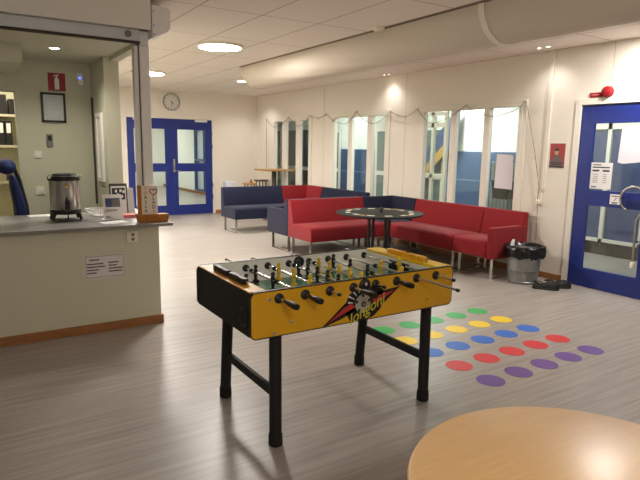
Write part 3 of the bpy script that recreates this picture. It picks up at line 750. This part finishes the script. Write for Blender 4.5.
# papers on and near the door glass
xg = XW+.016
pn = thing('door_notice', (XW+.016, 3.61, 1.14), 'white printed opening notice taped on the door glass', 'notice')
bm = B(); box(bm, xg-.002, 3.485, 1.15, xg, 3.735, 1.445); obj('sheet', bm, M['paper'], pn)
bm = B()
for z, a, b, h in ((1.415, .02, .12, .010), (1.385, .02, .22, .014), (1.345, .02, .10, .020), (1.345, .14, .22, .020), (1.165, .02, .08, .012)): box(bm, xg-.003, 3.735-b, z, xg-.002, 3.735-a, z+h)
for k in range(5): box(bm, xg-.003, 3.735-.09, 1.31-k*.022, xg-.002, 3.735-.03, 1.315-k*.022); box(bm, xg-.003, 3.735-.19, 1.31-k*.022, xg-.002, 3.735-.15, 1.315-k*.022)
obj('print', bm, M['ink'], pn)
dsn = thing('door_sign', (XW-.001, 3.41, 1.0), 'small white sign with arrow on the blue door rail', 'sign')
bm = B(); box(bm, XW-.003, 3.355, .995, XW, 3.47, 1.105); obj('sign_plate', bm, M['paper'], dsn)
bm = B(); box(bm, XW-.004, 3.37, 1.08, XW-.003, 3.455, 1.09); box(bm, XW-.004, 3.375, 1.01, XW-.003, 3.45, 1.018); box(bm, XW-.004, 3.385, 1.0, XW-.003, 3.44, 1.005); obj('print', bm, M['ink'], dsn)
bm = B(); prism(bm, [(3.425, 1.035), (3.405, 1.062), (3.412, 1.066), (3.398, 1.07), (3.395, 1.054), (3.401, 1.058), (3.418, 1.032)], 'X', XW-.004, XW-.003); obj('arrow_symbol', bm, M['ink'], dsn)
bm = B()
n = 10
for s_ in range(1):
    pass
prism(bm, [(3.42, 1.825), (2.98+.12, 1.86), (3.105, 1.47), (3.38, 1.44), (3.435, 1.455)], 'X', xg-.003, xg)
tag(obj('taped_paper', bm, M['lilac'], origin=(xg, 3.25, 1.45)), 'large blank white paper covering the upper corner of door glass', 'paper')
pw = tag(obj('window_paper', prism(B(), [(4.83, 1.505), (5.10, 1.515), (5.115, 1.06), (4.82, 1.055)], 'X', XW+.030, XW+.034), M['lilac'], origin=(XW+.032, 4.97, 1.06)), 'white paper sheet taped to the largest window above dark box', 'paper')
bx = thing('hanging_box', (XW+.2, 5.14, .9), 'black open box hanging outside the largest window under paper', 'box')
bm = B(); prism(bm, [(4.97, 1.13), (5.31, 1.13), (5.27, .90), (5.01, .90)], 'X', XW+.19, XW+.33); obj('box_body', bm, M['blackm'], bx, bevel=.01)
bm = B(); box(bm, XW+.185, 4.96, 1.13, XW+.335, 5.32, 1.15); obj('box_rim', bm, M['black'], bx, bevel=.004)
cgp = thing('corrugated_panel', (XW+.5, 5.4, 0), 'grey corrugated metal panel standing outside the largest window', 'panel')
bm = B()
pf_ = [(5.05+i*.011, XW+.46+.03*math.sin(i*PI/3)) for i in range(46)]
A = [bm.verts.new((x, y, 0)) for y, x in pf_]; C_ = [bm.verts.new((x, y, 1.40)) for y, x in pf_]
A2 = [bm.verts.new((x+.006, y, 0)) for y, x in pf_]; C2 = [bm.verts.new((x+.006, y, 1.40)) for y, x in pf_]
for i in range(45):
    bm.faces.new((A[i], A[i+1], C_[i+1], C_[i])); bm.faces.new((A2[i], C2[i], C2[i+1], A2[i+1])); bm.faces.new((C_[i], C_[i+1], C2[i+1], C2[i]))
obj('corrugated_sheet', bm, M['corr'], cgp)

# ------------------------------------------------------------------ sofas
# local frame: runs along +x from 0 to w, front edge at y=0, back at y=.66
D = .66
def seat_bm(w, x0=0.0, d0=0.0):
    bm = B(); prism(bm, [(d0, .255), (d0, .43), (d0+.012, .452), (d0+.04, .465), (d0+.3, .468), (.53, .462), (.53, .255)], 'X', x0+.003, w-.003); return bm
def back_bm(w, x0=0.0):
    bm = B(); prism(bm, [(.50, .255), (.50, .45), (.575, .785), (.59, .803), (.645, .803), (.66, .79), (.66, .255)], 'X', x0+.003, w-.003); return bm
def sled(parent, x):
    bm = B(); t = .012; w = .042
    box(bm, x-w/2, .085, 0, x+w/2, .085+t, .256); box(bm, x-w/2, .585, 0, x+w/2, .585+t, .256); box(bm, x-w/2, .085+t, 0, x+w/2, .585, .010)
    box(bm, x-w/2, .085+t, .244, x+w/2, .585, .256)
    return obj('sled_leg', bm, M['chrome'], parent, local=True, bevel=.002)
def sofa(name, loc, rz, w, m, label, arm=None, group='sofa units'):
    o = thing(name, loc, label, 'sofa', group, rz)
    x0 = .085 if arm == 'L' else 0; x1 = w-.085 if arm == 'R' else w
    obj('seat', seat_bm(x1, x0), m, o, local=True, bevel=.018, seg=3)
    obj('backrest', back_bm(w), m, o, local=True, bevel=.014, seg=3)
    if arm:
        a0, a1 = (0, .082) if arm == 'L' else (w-.082, w)
        bm = B(); box(bm, a0, 0, .25, a1, .62, .637); obj('armrest', bm, m, o, local=True, bevel=.012, seg=3)
    sled(o, .06); sled(o, w-.06)
    return o
def corner(name, loc, rz, m, label):
    # square seat, backs along +y and +x
    o = thing(name, loc, label, 'sofa', 'sofa units', rz)
    bm = B(); box(bm, .003, .003, .255, .53, .53, .466); obj('seat', bm, m, o, local=True, bevel=.018, seg=3)
    def wedge(axis):
        bm = B(); pts = [(.50, .255), (.50, .45), (.575, .785), (.59, .803), (.645, .803), (.66, .79), (.66, .255)]
        rows = []
        for (d, z) in pts:
            if axis == 'Y': rows.append((Vector((.003, d, z)), Vector((d, d, z))))
            else: rows.append((Vector((d, .003, z)), Vector((d, d, z))))
        A = [bm.verts.new(p[0]) for p in rows]; C = [bm.verts.new(p[1]) for p in rows]
        n = len(pts)
        for i in range(n):
            j = (i+1) % n; bm.faces.new((A[i], A[j], C[j], C[i]))
        bm.faces.new(A[::-1]); bm.faces.new(C)
        return bm
    obj('backrest', wedge('Y'), m, o, local=True); obj('backrest', wedge('X'), m, o, local=True)
    for x, y in ((.07, .07), (.59, .07), (.07, .59), (.59, .59)):
        bm = B(); box(bm, x-.02, y-.02, 0, x+.02, y+.02, .256); obj('leg', bm, M['chrome'], o, local=True, bevel=.002)
    return o
XR = 5.952
sofa('sofa_bench', (4.03, 9.16, 0), 0, XR-.66-4.03, M['navy'], 'navy two-seat sofa nearest the blue double doors, front facing the camera')
corner('corner_sofa', (XR-.66, 9.16, 0), 0, M['red'], 'red corner seat behind, joining two navy sofas')
sofa('sofa_bench', (XR-.66, 9.15, 0), -PI/2, 1.43, M['navy'], 'navy sofa against the window wall running on from red corner')
sofa('sofa_bench', (XR-.66, 7.785, 0), PI, XR-.66-3.97, M['navy'], 'navy sofa with armrest standing back to back with red sofa', arm='R')
sofa('sofa_bench', (3.97, 6.46, 0), 0, XR-.66-3.97, M['red'], 'red two-seat sofa facing the foosball table, behind the black round table')
corner('corner_sofa', (XR-.66, 6.46, 0), 0, M['navy'], 'navy corner seat behind black round table joining red sofas')
sofa('sofa_bench', (XR-.66, 6.455, 0), -PI/2, 1.36, M['red'], 'long red sofa along the wall under the largest window')
sofa('sofa_bench', (XR-.66, 5.092, 0), -PI/2, .645, M['red'], 'red single sofa seat with armrest beside the waste bin', arm='R')

# black round table in the sofa corner
bt = thing('round_games_table', (4.62, 5.78, 0), 'round black-topped table with white markings between the red sofas', 'table')
tx, ty = 4.62, 5.78
bm = B(); lathe(bm, [(.001, .70), (.56, .70), (.575, .706), (.58, .715), (.575, .724), (.56, .726), (.001, .726)], (tx, ty, 0), 64); tp = obj('table_top', bm, mat('speckled_black', (34, 33, 32), .62, spec=.2, noise=.35, nscale=60), bt)
bm = B()
for k in range(12):
    a = k*PI/6+.12; c, s = math.cos(a), math.sin(a); p = Vector((tx+.43*c, ty+.43*s, .7268)); u = Vector((c, s, 0)); v = Vector((-s, c, 0))
    bm.faces.new([bm.verts.new(p+u*q+v*w) for q, w in ((-.03, -.05), (.03, -.05), (.03, .05), (-.03, .05))])
mk = obj('playing_marks', bm, M['tile'], tp)
bm = B()
for k in range(0, 12, 3):
    a = k*PI/6+.38; c, s = math.cos(a), math.sin(a); p = Vector((tx+.45*c, ty+.45*s, .7268)); u = Vector((c, s, 0)); v = Vector((-s, c, 0))
    bm.faces.new([bm.verts.new(p+u*q+v*w) for q, w in ((-.025, -.05), (.025, -.05), (.025, .05), (-.025, .05))])
obj('gold_marks', bm, M['cyel'], tp)
for k in range(4):
    a = math.atan2(-.62, .783)+math.radians(31.6)+k*PI/2; c, s = math.cos(a), math.sin(a)
    bm = B(); cyl(bm, (tx+.158*c, ty+.158*s, .02), (tx+.158*c, ty+.158*s, .70), .021, n=14); obj('leg', bm, M['black'], bt)
bm = B(); lathe(bm, [(.30, 0), (.30, .012), (.05, .024), (.001, .024)], (tx, ty, 0), 40); obj('base_plate', bm, M['black'], bt)
cn = thing('salt_shaker', (tx-.01, ty-.05, .726), 'tiny dark shaker standing in the middle of black table', 'shaker')
bm = B(); lathe(bm, [(.018, .7275), (.02, .74), (.014, .78), (.001, .785)], (tx-.01, ty-.05, 0), 16); obj('shaker_body', bm, M['blackm'], cn)
bm = B(); lathe(bm, [(.014, .78), (.015, .79), (.001, .796)], (tx-.01, ty-.05, 0), 16); obj('shaker_cap', bm, M['steel'], cn)

# bistro table and stools far behind
bt2 = thing('bistro_table', (5.65, 10.75, 0), 'tall pine-topped bar table with dark column by far window', 'table')
bm = B(); box(bm, 5.32, 10.42, 1.055, 5.98, 11.05, 1.085); obj('table_top', bm, M['pine'], bt2, bevel=.004)
bm = B(); cyl(bm, (5.65, 10.75, .02), (5.65, 10.75, 1.055), .055, n=16); obj('column', bm, M['umber'], bt2)
bm = B(); lathe(bm, [(.25, 0), (.25, .015), (.06, .03), (.001, .03)], (5.65, 10.75, 0), 28); obj('base_plate', bm, M['umber'], bt2)
def stool(x, y, m, label, z):
    o = thing('bar_stool', (x, y, 0), label, 'stool')
    bm = B(); lathe(bm, [(.001, z-.03), (.16, z-.03), (.17, z-.015), (.165, z), (.001, z)], (x, y, 0), 28); obj('seat', bm, m, o)
    for k in range(4):
        a = PI/4+k*PI/2; c, s = math.cos(a), math.sin(a)
        bm = B(); cyl(bm, (x+.11*c, y+.11*s, z-.03), (x+.16*c, y+.16*s, 0), .014, n=8); obj('leg', bm, M['umber'], o)
    return o
stool(5.42, 11.5, M['pine'], 'pine-topped stool behind the navy sofa', .745)
stool(5.82, 11.72, M['umber'], 'dark stool under the tall bar table', .80)
bm = B(); lathe(bm, [(.03, .746), (.035, .765), (.018, .825), (.001, .835)], (5.45, 11.48, 0), 14); tag(obj('candle', bm, M['wicker'], origin=(5.45, 11.48, .746)), 'small brown candle standing on the pine stool', 'candle')
bm = B(); box(bm, 5.02, 11.9, 0, 5.27, 12.1, .76); tag(obj('white_cabinet', bm, mat('bluish_white', (214, 220, 226), .5), origin=(5.1, 11.9, 0), bevel=.01), 'small bluish white cabinet against the back wall behind sofa', 'cabinet')

# waste bin
bn = thing('waste_bin', (5.59, 4.215, 0), 'grey galvanised waste bin lined with black bag beside red sofa', 'bin')
bx_, by_ = 5.59, 4.205
bm = B(); lathe(bm, [(.001, .004), (.168, .004), (.172, .01), (.175, .03), (.170, .035), (.176, .10), (.182, .16), (.186, .165), (.183, .175), (.196, .36), (.203, .41)], (bx_, by_, 0), 40); obj('bin_body', bm, M['galv'], bn)
bm = B(); ring = []
prof = [(.150, .36), (.185, .435), (.205, .455), (.226, .445), (.232, .40), (.236, .355), (.222, .315)]
n = 48; rows = []
for j, (r, z) in enumerate(prof):
    row = []
    for k in range(n):
        a = 2*PI*k/n; w = .012*math.sin(k*.9+j)+.010*math.sin(2.3*k+j*1.7)
        hz = (.014*math.sin(1.1*k)+.010*math.sin(2.7*k))*(1 if j >= 5 else .25)
        row.append(bm.verts.new((bx_+(r+w*(.4 if j < 3 else 1))*math.cos(a), by_+min((r+w*(.4 if j < 3 else 1))*math.sin(a), .232), z+hz)))
    rows.append(row)
for a, b in zip(rows, rows[1:]):
    for k in range(n): bm.faces.new((a[k], a[(k+1) % n], b[(k+1) % n], b[k]))
bm.faces.new(rows[0][::-1])
obj('bin_bag', bm, M['bag'], bn, smooth=70)
bm = B(); prism(bm, [(5.40, .45), (5.46, .40), (5.475, .52), (5.43, .525)], 'Y', 4.262, 4.268); tag(obj('paper_scrap', bm, M['paper'], origin=(5.43, 4.265, .45)), 'white paper scrap sticking up from the waste bin', 'paper')

# clogs
def clog(loc, rz, label):
    o = thing('clog', loc, label, 'shoe', 'dark clogs by the door', rz)
    bm = B()
    st = [(-.14, .034, .04), (-.115, .048, .055), (-.05, .052, .055), (.02, .056, .09), (.075, .058, .098), (.118, .048, .08), (.146, .026, .05)]
    rows = []
    for x, hw, h in st:
        rows.append([bm.verts.new((x, hw*math.cos(a), .012+(h-.012)*max(0, math.sin(a))**.7 if math.sin(a) > 0 else .012)) for a in [PI*i/10 for i in range(11)]])
    for a, b in zip(rows, rows[1:]):
        for i in range(10): bm.faces.new((a[i], a[i+1], b[i+1], b[i]))
        bm.faces.new((a[0], b[0], b[10], a[10]))
    bm.faces.new(rows[0]); bm.faces.new(rows[-1])
    obj('upper', bm, M['blackm'], o, local=True, smooth=60)
    bm = B(); prism(bm, [(x, hw*1.05) for x, hw, h in st]+[(x, -hw*1.05) for x, hw, h in st[::-1]], 'Z', 0, .022); obj('sole', bm, mat('clog_sole', (44, 42, 42), .8), o, local=True, bevel=.004)
    bm = B(); tube(bm, [(-.02, .056, .045), (-.06, .052, .07), (-.12, .03, .075), (-.145, 0, .075), (-.12, -.03, .075), (-.06, -.052, .07), (-.02, -.056, .045)], .007, 6); obj('heel_strap', bm, M['blackm'], o, local=True)
    return o
clog((5.53, 3.84, 0), -.95, 'dark clog nearer the waste bin of the pair by door')
clog((5.72, 3.82, 0), -.8, 'dark clog nearer the blue door of the pair')

# ------------------------------------------------------------------ floor dots
dots = {'purple': (2.407, 0), 'red': (2.708, .01), 'blue': (3.012, .022), 'yellow': (3.313, .028), 'green': (3.613, .04)}
place = ['closest to the foosball table', 'second from the foosball table', 'middle one of five', 'fourth from the foosball table', 'closest to the blue door side']
proto = None
for c, (y, dx) in dots.items():
    for k in range(5):
        bm = B(); x = 2.945+dx*.9+.2925*k
        prism(bm, circ(x, y, .098, 40), 'Z', .0002, .0018)
        tag(obj('floor_dot', bm, M['d'+c], origin=(x, y, 0)), f'round {c} floor dot, {place[k]} in the {c} row', 'floor dot', f'{c} floor dots')

# ------------------------------------------------------------------ foreground round table
ft = thing('round_table', (1.272, .680, 0), 'round beech table closest to the camera', 'table')
fx, fy = 1.272, .688
bm = B(); lathe(bm, [(.001, .702), (.453, .702), (.466, .707), (.470, .716), (.466, .724), (.458, .727), (.001, .727)], (fx, fy, 0), 96); obj('table_top', bm, M['beech'], ft)
bm = B(); cyl(bm, (fx, fy, .02), (fx, fy, .70), .035, n=20); obj('column', bm, M['alum'], ft)
bm = B(); lathe(bm, [(.27, 0), (.27, .012), (.06, .03), (.001, .03)], (fx, fy, 0), 40); obj('base_plate', bm, M['alum'], ft)

# ------------------------------------------------------------------ foosball table
XL, XRr, YF, YK, ZB, ZTp = 1.103, 2.452, 2.34, 3.075, .630, .870
fb = thing('foosball_table', ((XL+XRr)/2, (YF+YK)/2, 0), 'yellow and black foosball table on black legs in the hall', 'foosball table')
CX, CY = (XL+XRr)/2, (YF+YK)/2
# long side panels with rounded corners
for y0, y1, yo in ((YF+.0006, YF+.020, YF), (YK-.020, YK-.0006, YK)):
    bm = B(); prism(bm, rrect(XL, ZB, XRr, ZTp, .034), 'Y', y0, y1); pn_ = obj('side_panel', bm, M['black'], fb)
    bm = B(); prism(bm, rrect(XL+.006, ZB+.006, XRr-.006, ZTp-.006, .028), 'Y', yo, y0+.001 if yo < 2.5 else y1-.001); obj('laminate', bm, M['yellow'], pn_, label='yellow laminate face')
# black end panels with a ball hole
for x0, x1 in ((XL+.004, XL+.022), (XRr-.022, XRr-.004)):
    bm = B(); box(bm, x0, YF+.02, ZB+.012, x1, YK-.02, ZTp-.006); obj('end_panel', bm, M['blackm'], fb)
bm = B(); lathe(bm, [(.001, XL+.0035), (.040, XL+.0035), (.045, XL-.004), (.050, XL), (.050, XL+.004)], (0, 2.425, .731), 28, 'X'); obj('ball_return', bm, M['black'], fb)
bm = B(); box(bm, XL+.03, YF+.02, ZB+.02, XRr-.03, YK-.02, ZB+.035); obj('bottom_board', bm, M['blackm'], fb)
# end tops
for x0, x1 in ((XL+.006, 1.196), (2.338, XRr-.004)):
    bm = B(); box(bm, x0, YF+.02, ZTp-.018, x1, YK-.02, ZTp); obj('end_top', bm, M['yellow'] if x0 < 2 else mat('bright_yellow', (246, 204, 30), .35), fb, bevel=.002)
# inner end walls with goals
for x0, x1, xi in ((1.184, 1.196, 1.196), (2.338, 2.350, 2.338)):
    bm = B(); box(bm, x0, YF+.02, .755, x1, YK-.02, ZTp-.018); iw = obj('end_wall', bm, M['ramp'], fb)
    bm = B(); s_ = 1 if xi < 2 else -1; box(bm, xi, CY-.10, .762, xi+.003*s_, CY+.10, .835); obj('goal_mouth', bm, M['black'], iw)
# inner faces of the long sides
for y0, y1 in ((YF+.020, YF+.026), (YK-.026, YK-.020)):
    bm = B(); box(bm, 1.196, y0, .755, 2.338, y1, ZTp-.004); obj('inner_wall', bm, M['ramp'], fb)
bm = B(); box(bm, 1.196, YF+.026, .748, 2.338, YK-.026, .760); pf2 = obj('playfield', bm, M['green'], fb)
bm = B()
for y in (YF+.10, YK-.10): pass
for k in range(28):
    a = 2*PI*k/28; b = 2*PI*(k+1)/28
    q = [(CX+r*math.cos(t), CY+r*math.sin(t), .7606) for t, r in ((a, .095), (a, .10), (b, .10), (b, .095))]
    bm.faces.new([bm.verts.new(p) for p in q])
bm.faces.new([bm.verts.new(p) for p in ((CX-.003, YF+.13, .7606), (CX+.003, YF+.13, .7606), (CX+.003, YK-.13, .7606), (CX-.003, YK-.13, .7606))])
obj('pitch_lines', bm, M['paper'], pf2)
for (ya, yb) in ((YF+.026, YF+.115), (YK-.026, YK-.115)):
    bm = B(); prism(bm, [(ya, .760), (yb, .7602), (ya, .785)], 'X', 1.197, 2.337); obj('side_ramp', bm, M['ramp'], fb)
# score counters on the end tops
def counter(x, y0, y1, mm, n, gap):
    bm = B()
    cyl(bm, (x, y0-.015, ZTp+.016), (x, y1+.015, ZTp+.016), .004, n=8)
    for yv in (y0-.015, y1+.015): box(bm, x-.006, yv-.005, ZTp, x+.006, yv+.005, ZTp+.022)
    r = obj('score_counter', bm, M['steel'], fb)
    w = (y1-y0-gap)/n; yv = y0; f0 = None
    for k in range(n):
        if k == n//2: yv += gap
        bm = B(); box(bm, x-.017, yv+.001, ZTp+.001, x+.017, yv+w-.001, ZTp+.032); obj('counter_bead', bm, mm, r, bevel=.004); yv += w
counter(1.155, 2.50, 2.90, M['black'], 10, .03); counter(2.372, 2.50, 2.85, M['amber'], 10, .03)
# bolts
for x, z in ((1.204, .827), (1.328, .696), (1.229, .637+.012), (2.369, .82), (2.325, .648)):
    bm = B(); lathe(bm, [(.0095, YF+.001), (.009, YF-.004), (.005, YF-.006), (.001, YF-.0065)], (x, 0, z), 14, 'Y'); obj('bolt', bm, M['steel'], fb)
bm = B(); cyl(bm, (2.249, YF+.001, .688), (2.249, YF-.001, .688), .005, n=10); obj('bolt_hole', bm, M['black'], fb)
# legs
for x in (1.287, 2.333):
    for y in (2.425, 3.098):
        bm = B(); cyl(bm, (x, y, .05), (x, 2.432 if y < 2.5 else 3.035, ZB+.02), .033, n=24); lg = obj('leg', bm, M['blackm'], fb)
        bm = B(); lathe(bm, [(.034, 0), (.038, .004), (.037, .06), (.033, .072), (.032, .072)], (x, y, 0), 24); obj('foot_cap', bm, M['rubber'], lg)
for x in (1.287, 2.333):
    bm = B(); box(bm, x-.012, 2.455, .262, x+.012, 3.06, .312); obj('stretcher', bm, M['blackm'], fb, bevel=.002)
# rods
ZR = .826
def player_mesh(m):
    bm = B()
    rings = [(-.062, .011, .007), (-.050, .012, .009), (-.046, .010, .008), (-.02, .012, .010), (-.008, .015, .012), (.004, .016, .013), (.014, .017, .012), (.020, .012, .009), (.023, .006, .006)]
    rows = [[bm.verts.new((b*math.cos(a), w*math.sin(a), z)) for a in [2*PI*i/12 for i in range(12)]] for z, w, b in rings]
    for a, b in zip(rows, rows[1:]):
        for i in range(12): bm.faces.new((a[i], a[(i+1) % 12], b[(i+1) % 12], b[i]))
    bm.faces.new(rows[0][::-1]); bm.faces.new(rows[-1])
    ball(bm, (0, 0, .034), .0125, (1, 1, 1.1), 12)
    box(bm, -.014, -.010, -.063, .018, .010, -.045)
    return bm
PL = {1: [2.72], 2: [2.91, 2.69], 3: [2.90, 2.72, 2.54], 4: [2.92, 2.81, 2.70, 2.59, 2.48], 5: [2.92, 2.80, 2.69, 2.58, 2.47], 6: [2.98, 2.79, 2.61], 7: [2.67, 2.47], 8: [2.67]}
ENDS = {1: (2.156, 3.12), 2: (2.182, 3.35), 3: (2.245, 3.27), 4: (2.14, 3.16), 5: (2.255, 3.26), 6: (2.20, 3.20), 7: (2.01, 3.20), 8: (2.186, 3.26)}
BLACKR = {1, 2, 4, 6}
protoP = {}
for i in range(1, 9):
    x = 1.258+.15*(i-1); n0, n1 = ENDS[i]; blk = i in BLACKR
    bm = B(); cyl(bm, (x, n0+.005, ZR), (x, n1, ZR), .0078, n=14)
    rod = obj('rod', bm, M['steel'], fb, origin=(x, CY, ZR))
    # handle on the player's side and cap on the other
    hp = [(.0095, 0), (.0105, .02), (.013, .03), (.0165, .075), (.017, .10), (.014, .118), (.001, .12)]
    bm = B()
    if blk:
        lathe(bm, [(r, n0+.12-h) for r, h in hp], (x, 0, ZR), 18, 'Y'); obj('handle', bm, M['black'], rod)
        bm = B(); lathe(bm, [(.0085, n1-.015), (.0095, n1), (.001, n1+.004)], (x, 0, ZR), 12, 'Y'); obj('end_cap', bm, M['black'], rod)
    else:
        lathe(bm, [(r, n1-.12+h) for r, h in hp], (x, 0, ZR), 18, 'Y'); obj('handle', bm, M['black'], rod)
        bm = B(); lathe(bm, [(.001, n0-.004), (.0095, n0), (.0095, n0+.016), (.008, n0+.016)], (x, 0, ZR), 12, 'Y'); obj('end_cap', bm, M['black'], rod)
    for y in (PL[i][0]+.05, PL[i][-1]-.05):
        bm = B(); cyl(bm, (x, y-.012, ZR), (x, y+.012, ZR), .013, n=14); obj('bumper', bm, M['rubber'], rod)
    for y in PL[i]:
        if blk not in protoP:
            o = obj('player', player_mesh(None), M['black'] if blk else M['yel2'], rod, local=True); protoP[blk] = o
        else:
            o = protoP[blk].copy(); COL.objects.link(o); o.parent = rod
        o.location = (0, y-CY, 0)
    # bearings both sides
    bm = B(); lathe(bm, [(.026, YF), (.026, YF-.006), (.018, YF-.012), (.012, YF-.016), (.001, YF-.016)], (x, 0, ZR), 20, 'Y'); obj('rod_bearing', bm, M['black'], fb)
    bm = B(); lathe(bm, [(.022, YK-.026), (.022, YK-.034), (.012, YK-.042), (.001, YK-.042)], (x, 0, ZR), 20, 'Y'); obj('rod_bearing', bm, M['black'], fb)
# ball inlets
for y, s_ in ((YF, -1), (YK-.026, -1)):
    bm = B(); lathe(bm, [(.038, y), (.038, y+.006*s_), (.030, y+.012*s_), (.024, y+.010*s_), (.020, y+.003*s_), (.001, y+.002*s_)], (1.784, 0, .828), 28, 'Y'); il = obj('ball_inlet', bm, M['black'], fb)
    if y == YF:
        bm = B(); ball(bm, (1.788, y-.006, .835), .013, n=14); obj('inlet_gleam', bm, M['steel'], il)
# logo
yl = YF
bm = B(); prism(bm, [(1.68, .66), (1.695, .637), (1.74, .633), (1.80, .634), (1.855, .648), (1.895, .68), (1.922, .73), (1.915, .79), (1.87, .815), (1.80, .82), (1.73, .815), (1.685, .79), (1.662, .745), (1.655, .70)], 'Y', yl-.0012, yl+.0005)
lg = obj('logo', bm, M['black'], fb)
for w_ in ([(1.510, .630), (1.655, .742), (1.70, .755), (1.74, .70), (1.64, .662)], [(2.036, .794), (1.87, .780), (1.83, .735), (1.87, .69), (1.93, .718)]):
    bm = B(); prism(bm, w_, 'Y', yl-.0012, yl+.0005); obj('wing_outline', bm, M['black'], lg)
wred = mat('logo_red', (190, 52, 46), .5)
for w_ in ([(1.55, .650), (1.655, .722), (1.70, .738), (1.725, .714), (1.64, .686)], [(1.995, .777), (1.89, .762), (1.838, .738), (1.865, .716), (1.91, .733)]):
    bm = B(); prism(bm, w_, 'Y', yl-.002, yl-.001); obj('wing', bm, wred, lg)
bm = B(); prism(bm, circ(1.775, .728, .052, 32), 'Y', yl-.003, yl-.001); fbk = obj('ball_print', bm, mat('logo_grey', (176, 172, 160), .5), lg)
bm = B(); prism(bm, circ(1.778, .724, .018, 5, a0=PI/2), 'Y', yl-.0036, yl-.003); obj('ball_patch', bm, M['black'], lg)
for k in range(5):
    a = PI/2+k*2*PI/5; bm = B(); prism(bm, circ(1.775+.044*math.cos(a), .728+.044*math.sin(a), .010, 5, a0=a), 'Y', yl-.0036, yl-.003); obj('ball_patch', bm, M['black'], lg)
bm = B(); prism(bm, circ(1.778, .724, .009, 5, a0=PI/2), 'Y', yl-.0042, yl-.0036); obj('ball_center', bm, mat('logo_grey2', (150, 146, 136), .5), lg)
bm = B()
for a, r0, r1 in ((92, .066, .088), (112, .066, .10), (132, .064, .105), (152, .064, .11), (170, .066, .10)):
    c, s = math.cos(math.radians(a)), math.sin(math.radians(a)); w = .005
    prism(bm, [(1.775+c*r0-s*w*.3, .728+s*r0+c*w*.3), (1.775+c*r1-s*w, .728+s*r1+c*w), (1.775+c*r1+s*w, .728+s*r1-c*w), (1.775+c*r0+s*w*.3, .728+s*r0-c*w*.3)], 'Y', yl-.002, yl-.001)
obj('rays', bm, M['alum'], lg)
ang = math.radians(23)
text('lettering', 'longoni', mat('logo_yellow', (206, 196, 60), .5), lg, .086, TM((1.803, yl-.0045, .692), (math.cos(ang), 0, math.sin(ang)), (-math.sin(ang)*.4, 0, math.cos(ang))), shear=.2, offset=.0006)

# ------------------------------------------------------------------ lights
def area(name, loc, size, power, col=(1, .96, .91), rot=(0, 0, 0), shape='DISK', spread=None):
    l = bpy.data.lights.new(name, 'AREA'); l.shape = shape; l.size = size; l.energy = power; l.color = col
    if spread: l.spread = spread
    o = bpy.data.objects.new(name, l); COL.objects.link(o); o.location = loc; o.rotation_euler = rot; return o
WARM = (1, .96, .91)
pl = bpy.data.lights.new('fill_light', 'POINT'); pl.energy = 64; pl.color = WARM; pl.shadow_soft_size = .3  # fill light added behind the camera, no fixture belongs to it
po_ = bpy.data.objects.new('fill_light', pl); COL.objects.link(po_); po_.location = (.2, -.8, 2.35)
def spotl(loc, power, tgt, size=70, blend=.6, col=WARM, r=.03):
    l = bpy.data.lights.new('spot_beam', 'SPOT'); l.energy = power; l.color = col; l.spot_size = math.radians(size); l.spot_blend = blend; l.shadow_soft_size = r
    o = bpy.data.objects.new('spot_beam', l); COL.objects.link(o); o.location = loc
    d = Vector(tgt)-Vector(loc); o.rotation_euler = d.to_track_quat('-Z', 'Y').to_euler(); return o
spotl((4.42, 9.68, CEIL-.03), 70, (4.42, 9.68, 0), 120, 1)
spotl((5.80, 7.27, CEIL-.02), 14, (5.86, 7.27, 0), 130, 1)
spotl((5.74, 4.27, CEIL-.02), 14, (5.74, 4.27, 0), 130, 1)
area('downlight_beam', (5.52, 2.95, CEIL-.016), .17, 38, WARM)
spotl((5.5, 11.6, CEIL-.02), 30, (5.5, 11.6, 0), 130, 1)
spotl((.765, 5.72, 2.38), 38, (.765, 5.72, 0), 150, 1, (1, .95, .8))
area('storeroom_lamp', (.2, 7.5, 2.6), .3, 22, (1, .92, .72))
area('corridor_lamp', (7.2, 7.6, CEIL-.02), .5, 72, (.94, 1, .98), shape='SQUARE')
area('corridor_lamp', (7.2, 11.2, CEIL-.02), .4, 34, (.94, 1, .98), shape='SQUARE')
area('corridor_lamp', (7.2, 4.6, CEIL-.02), .4, 30, (.92, .97, 1), shape='SQUARE')
area('corridor_lamp', (4.6, 15.5, CEIL-.02), .6, 75, (1, .98, .92), shape='SQUARE')
area('corridor_lamp', (4.6, 19.5, CEIL-.02), .6, 60, (1, .98, .92), shape='SQUARE')

w = bpy.data.worlds.new('World'); bpy.context.scene.world = w; w.use_nodes = True
w.node_tree.nodes['Background'].inputs[0].default_value = (.9, .85, .8, 1); w.node_tree.nodes['Background'].inputs[1].default_value = .02

# ------------------------------------------------------------------ camera
f, pi_, ro, ya = 555.567, .164604, .0160625, .56778
cy, sy = math.cos(ya), math.sin(ya)
r = Vector((cy, -sy, 0)); fw = Vector((sy, cy, 0)); up = Vector((0, 0, 1))
c, s = math.cos(pi_), math.sin(pi_)
fw2 = c*fw-s*up; up2 = s*fw+c*up
c, s = math.cos(ro), math.sin(ro)
r2 = c*r+s*up2; up3 = -s*r+c*up2
cam = bpy.data.cameras.new('Camera'); co = bpy.data.objects.new('Camera', cam); COL.objects.link(co)
cam.sensor_width = 36; cam.lens = f/640*36; cam.clip_start = .02; cam.clip_end = 60
co.matrix_world = Matrix(((r2.x, up3.x, -fw2.x, 0), (r2.y, up3.y, -fw2.y, 0), (r2.z, up3.z, -fw2.z, 1.56), (0, 0, 0, 1)))
sc = bpy.context.scene; sc.camera = co
sc.view_settings.view_transform = 'Standard'; sc.view_settings.look = 'None'; sc.view_settings.gamma = 1; sc.view_settings.exposure = 0.22
sc.cycles.use_denoising = True
sc.cycles.max_bounces = 8; sc.cycles.diffuse_bounces = 5; sc.cycles.transparent_max_bounces = 12
sc.cycles.sample_clamp_indirect = 6
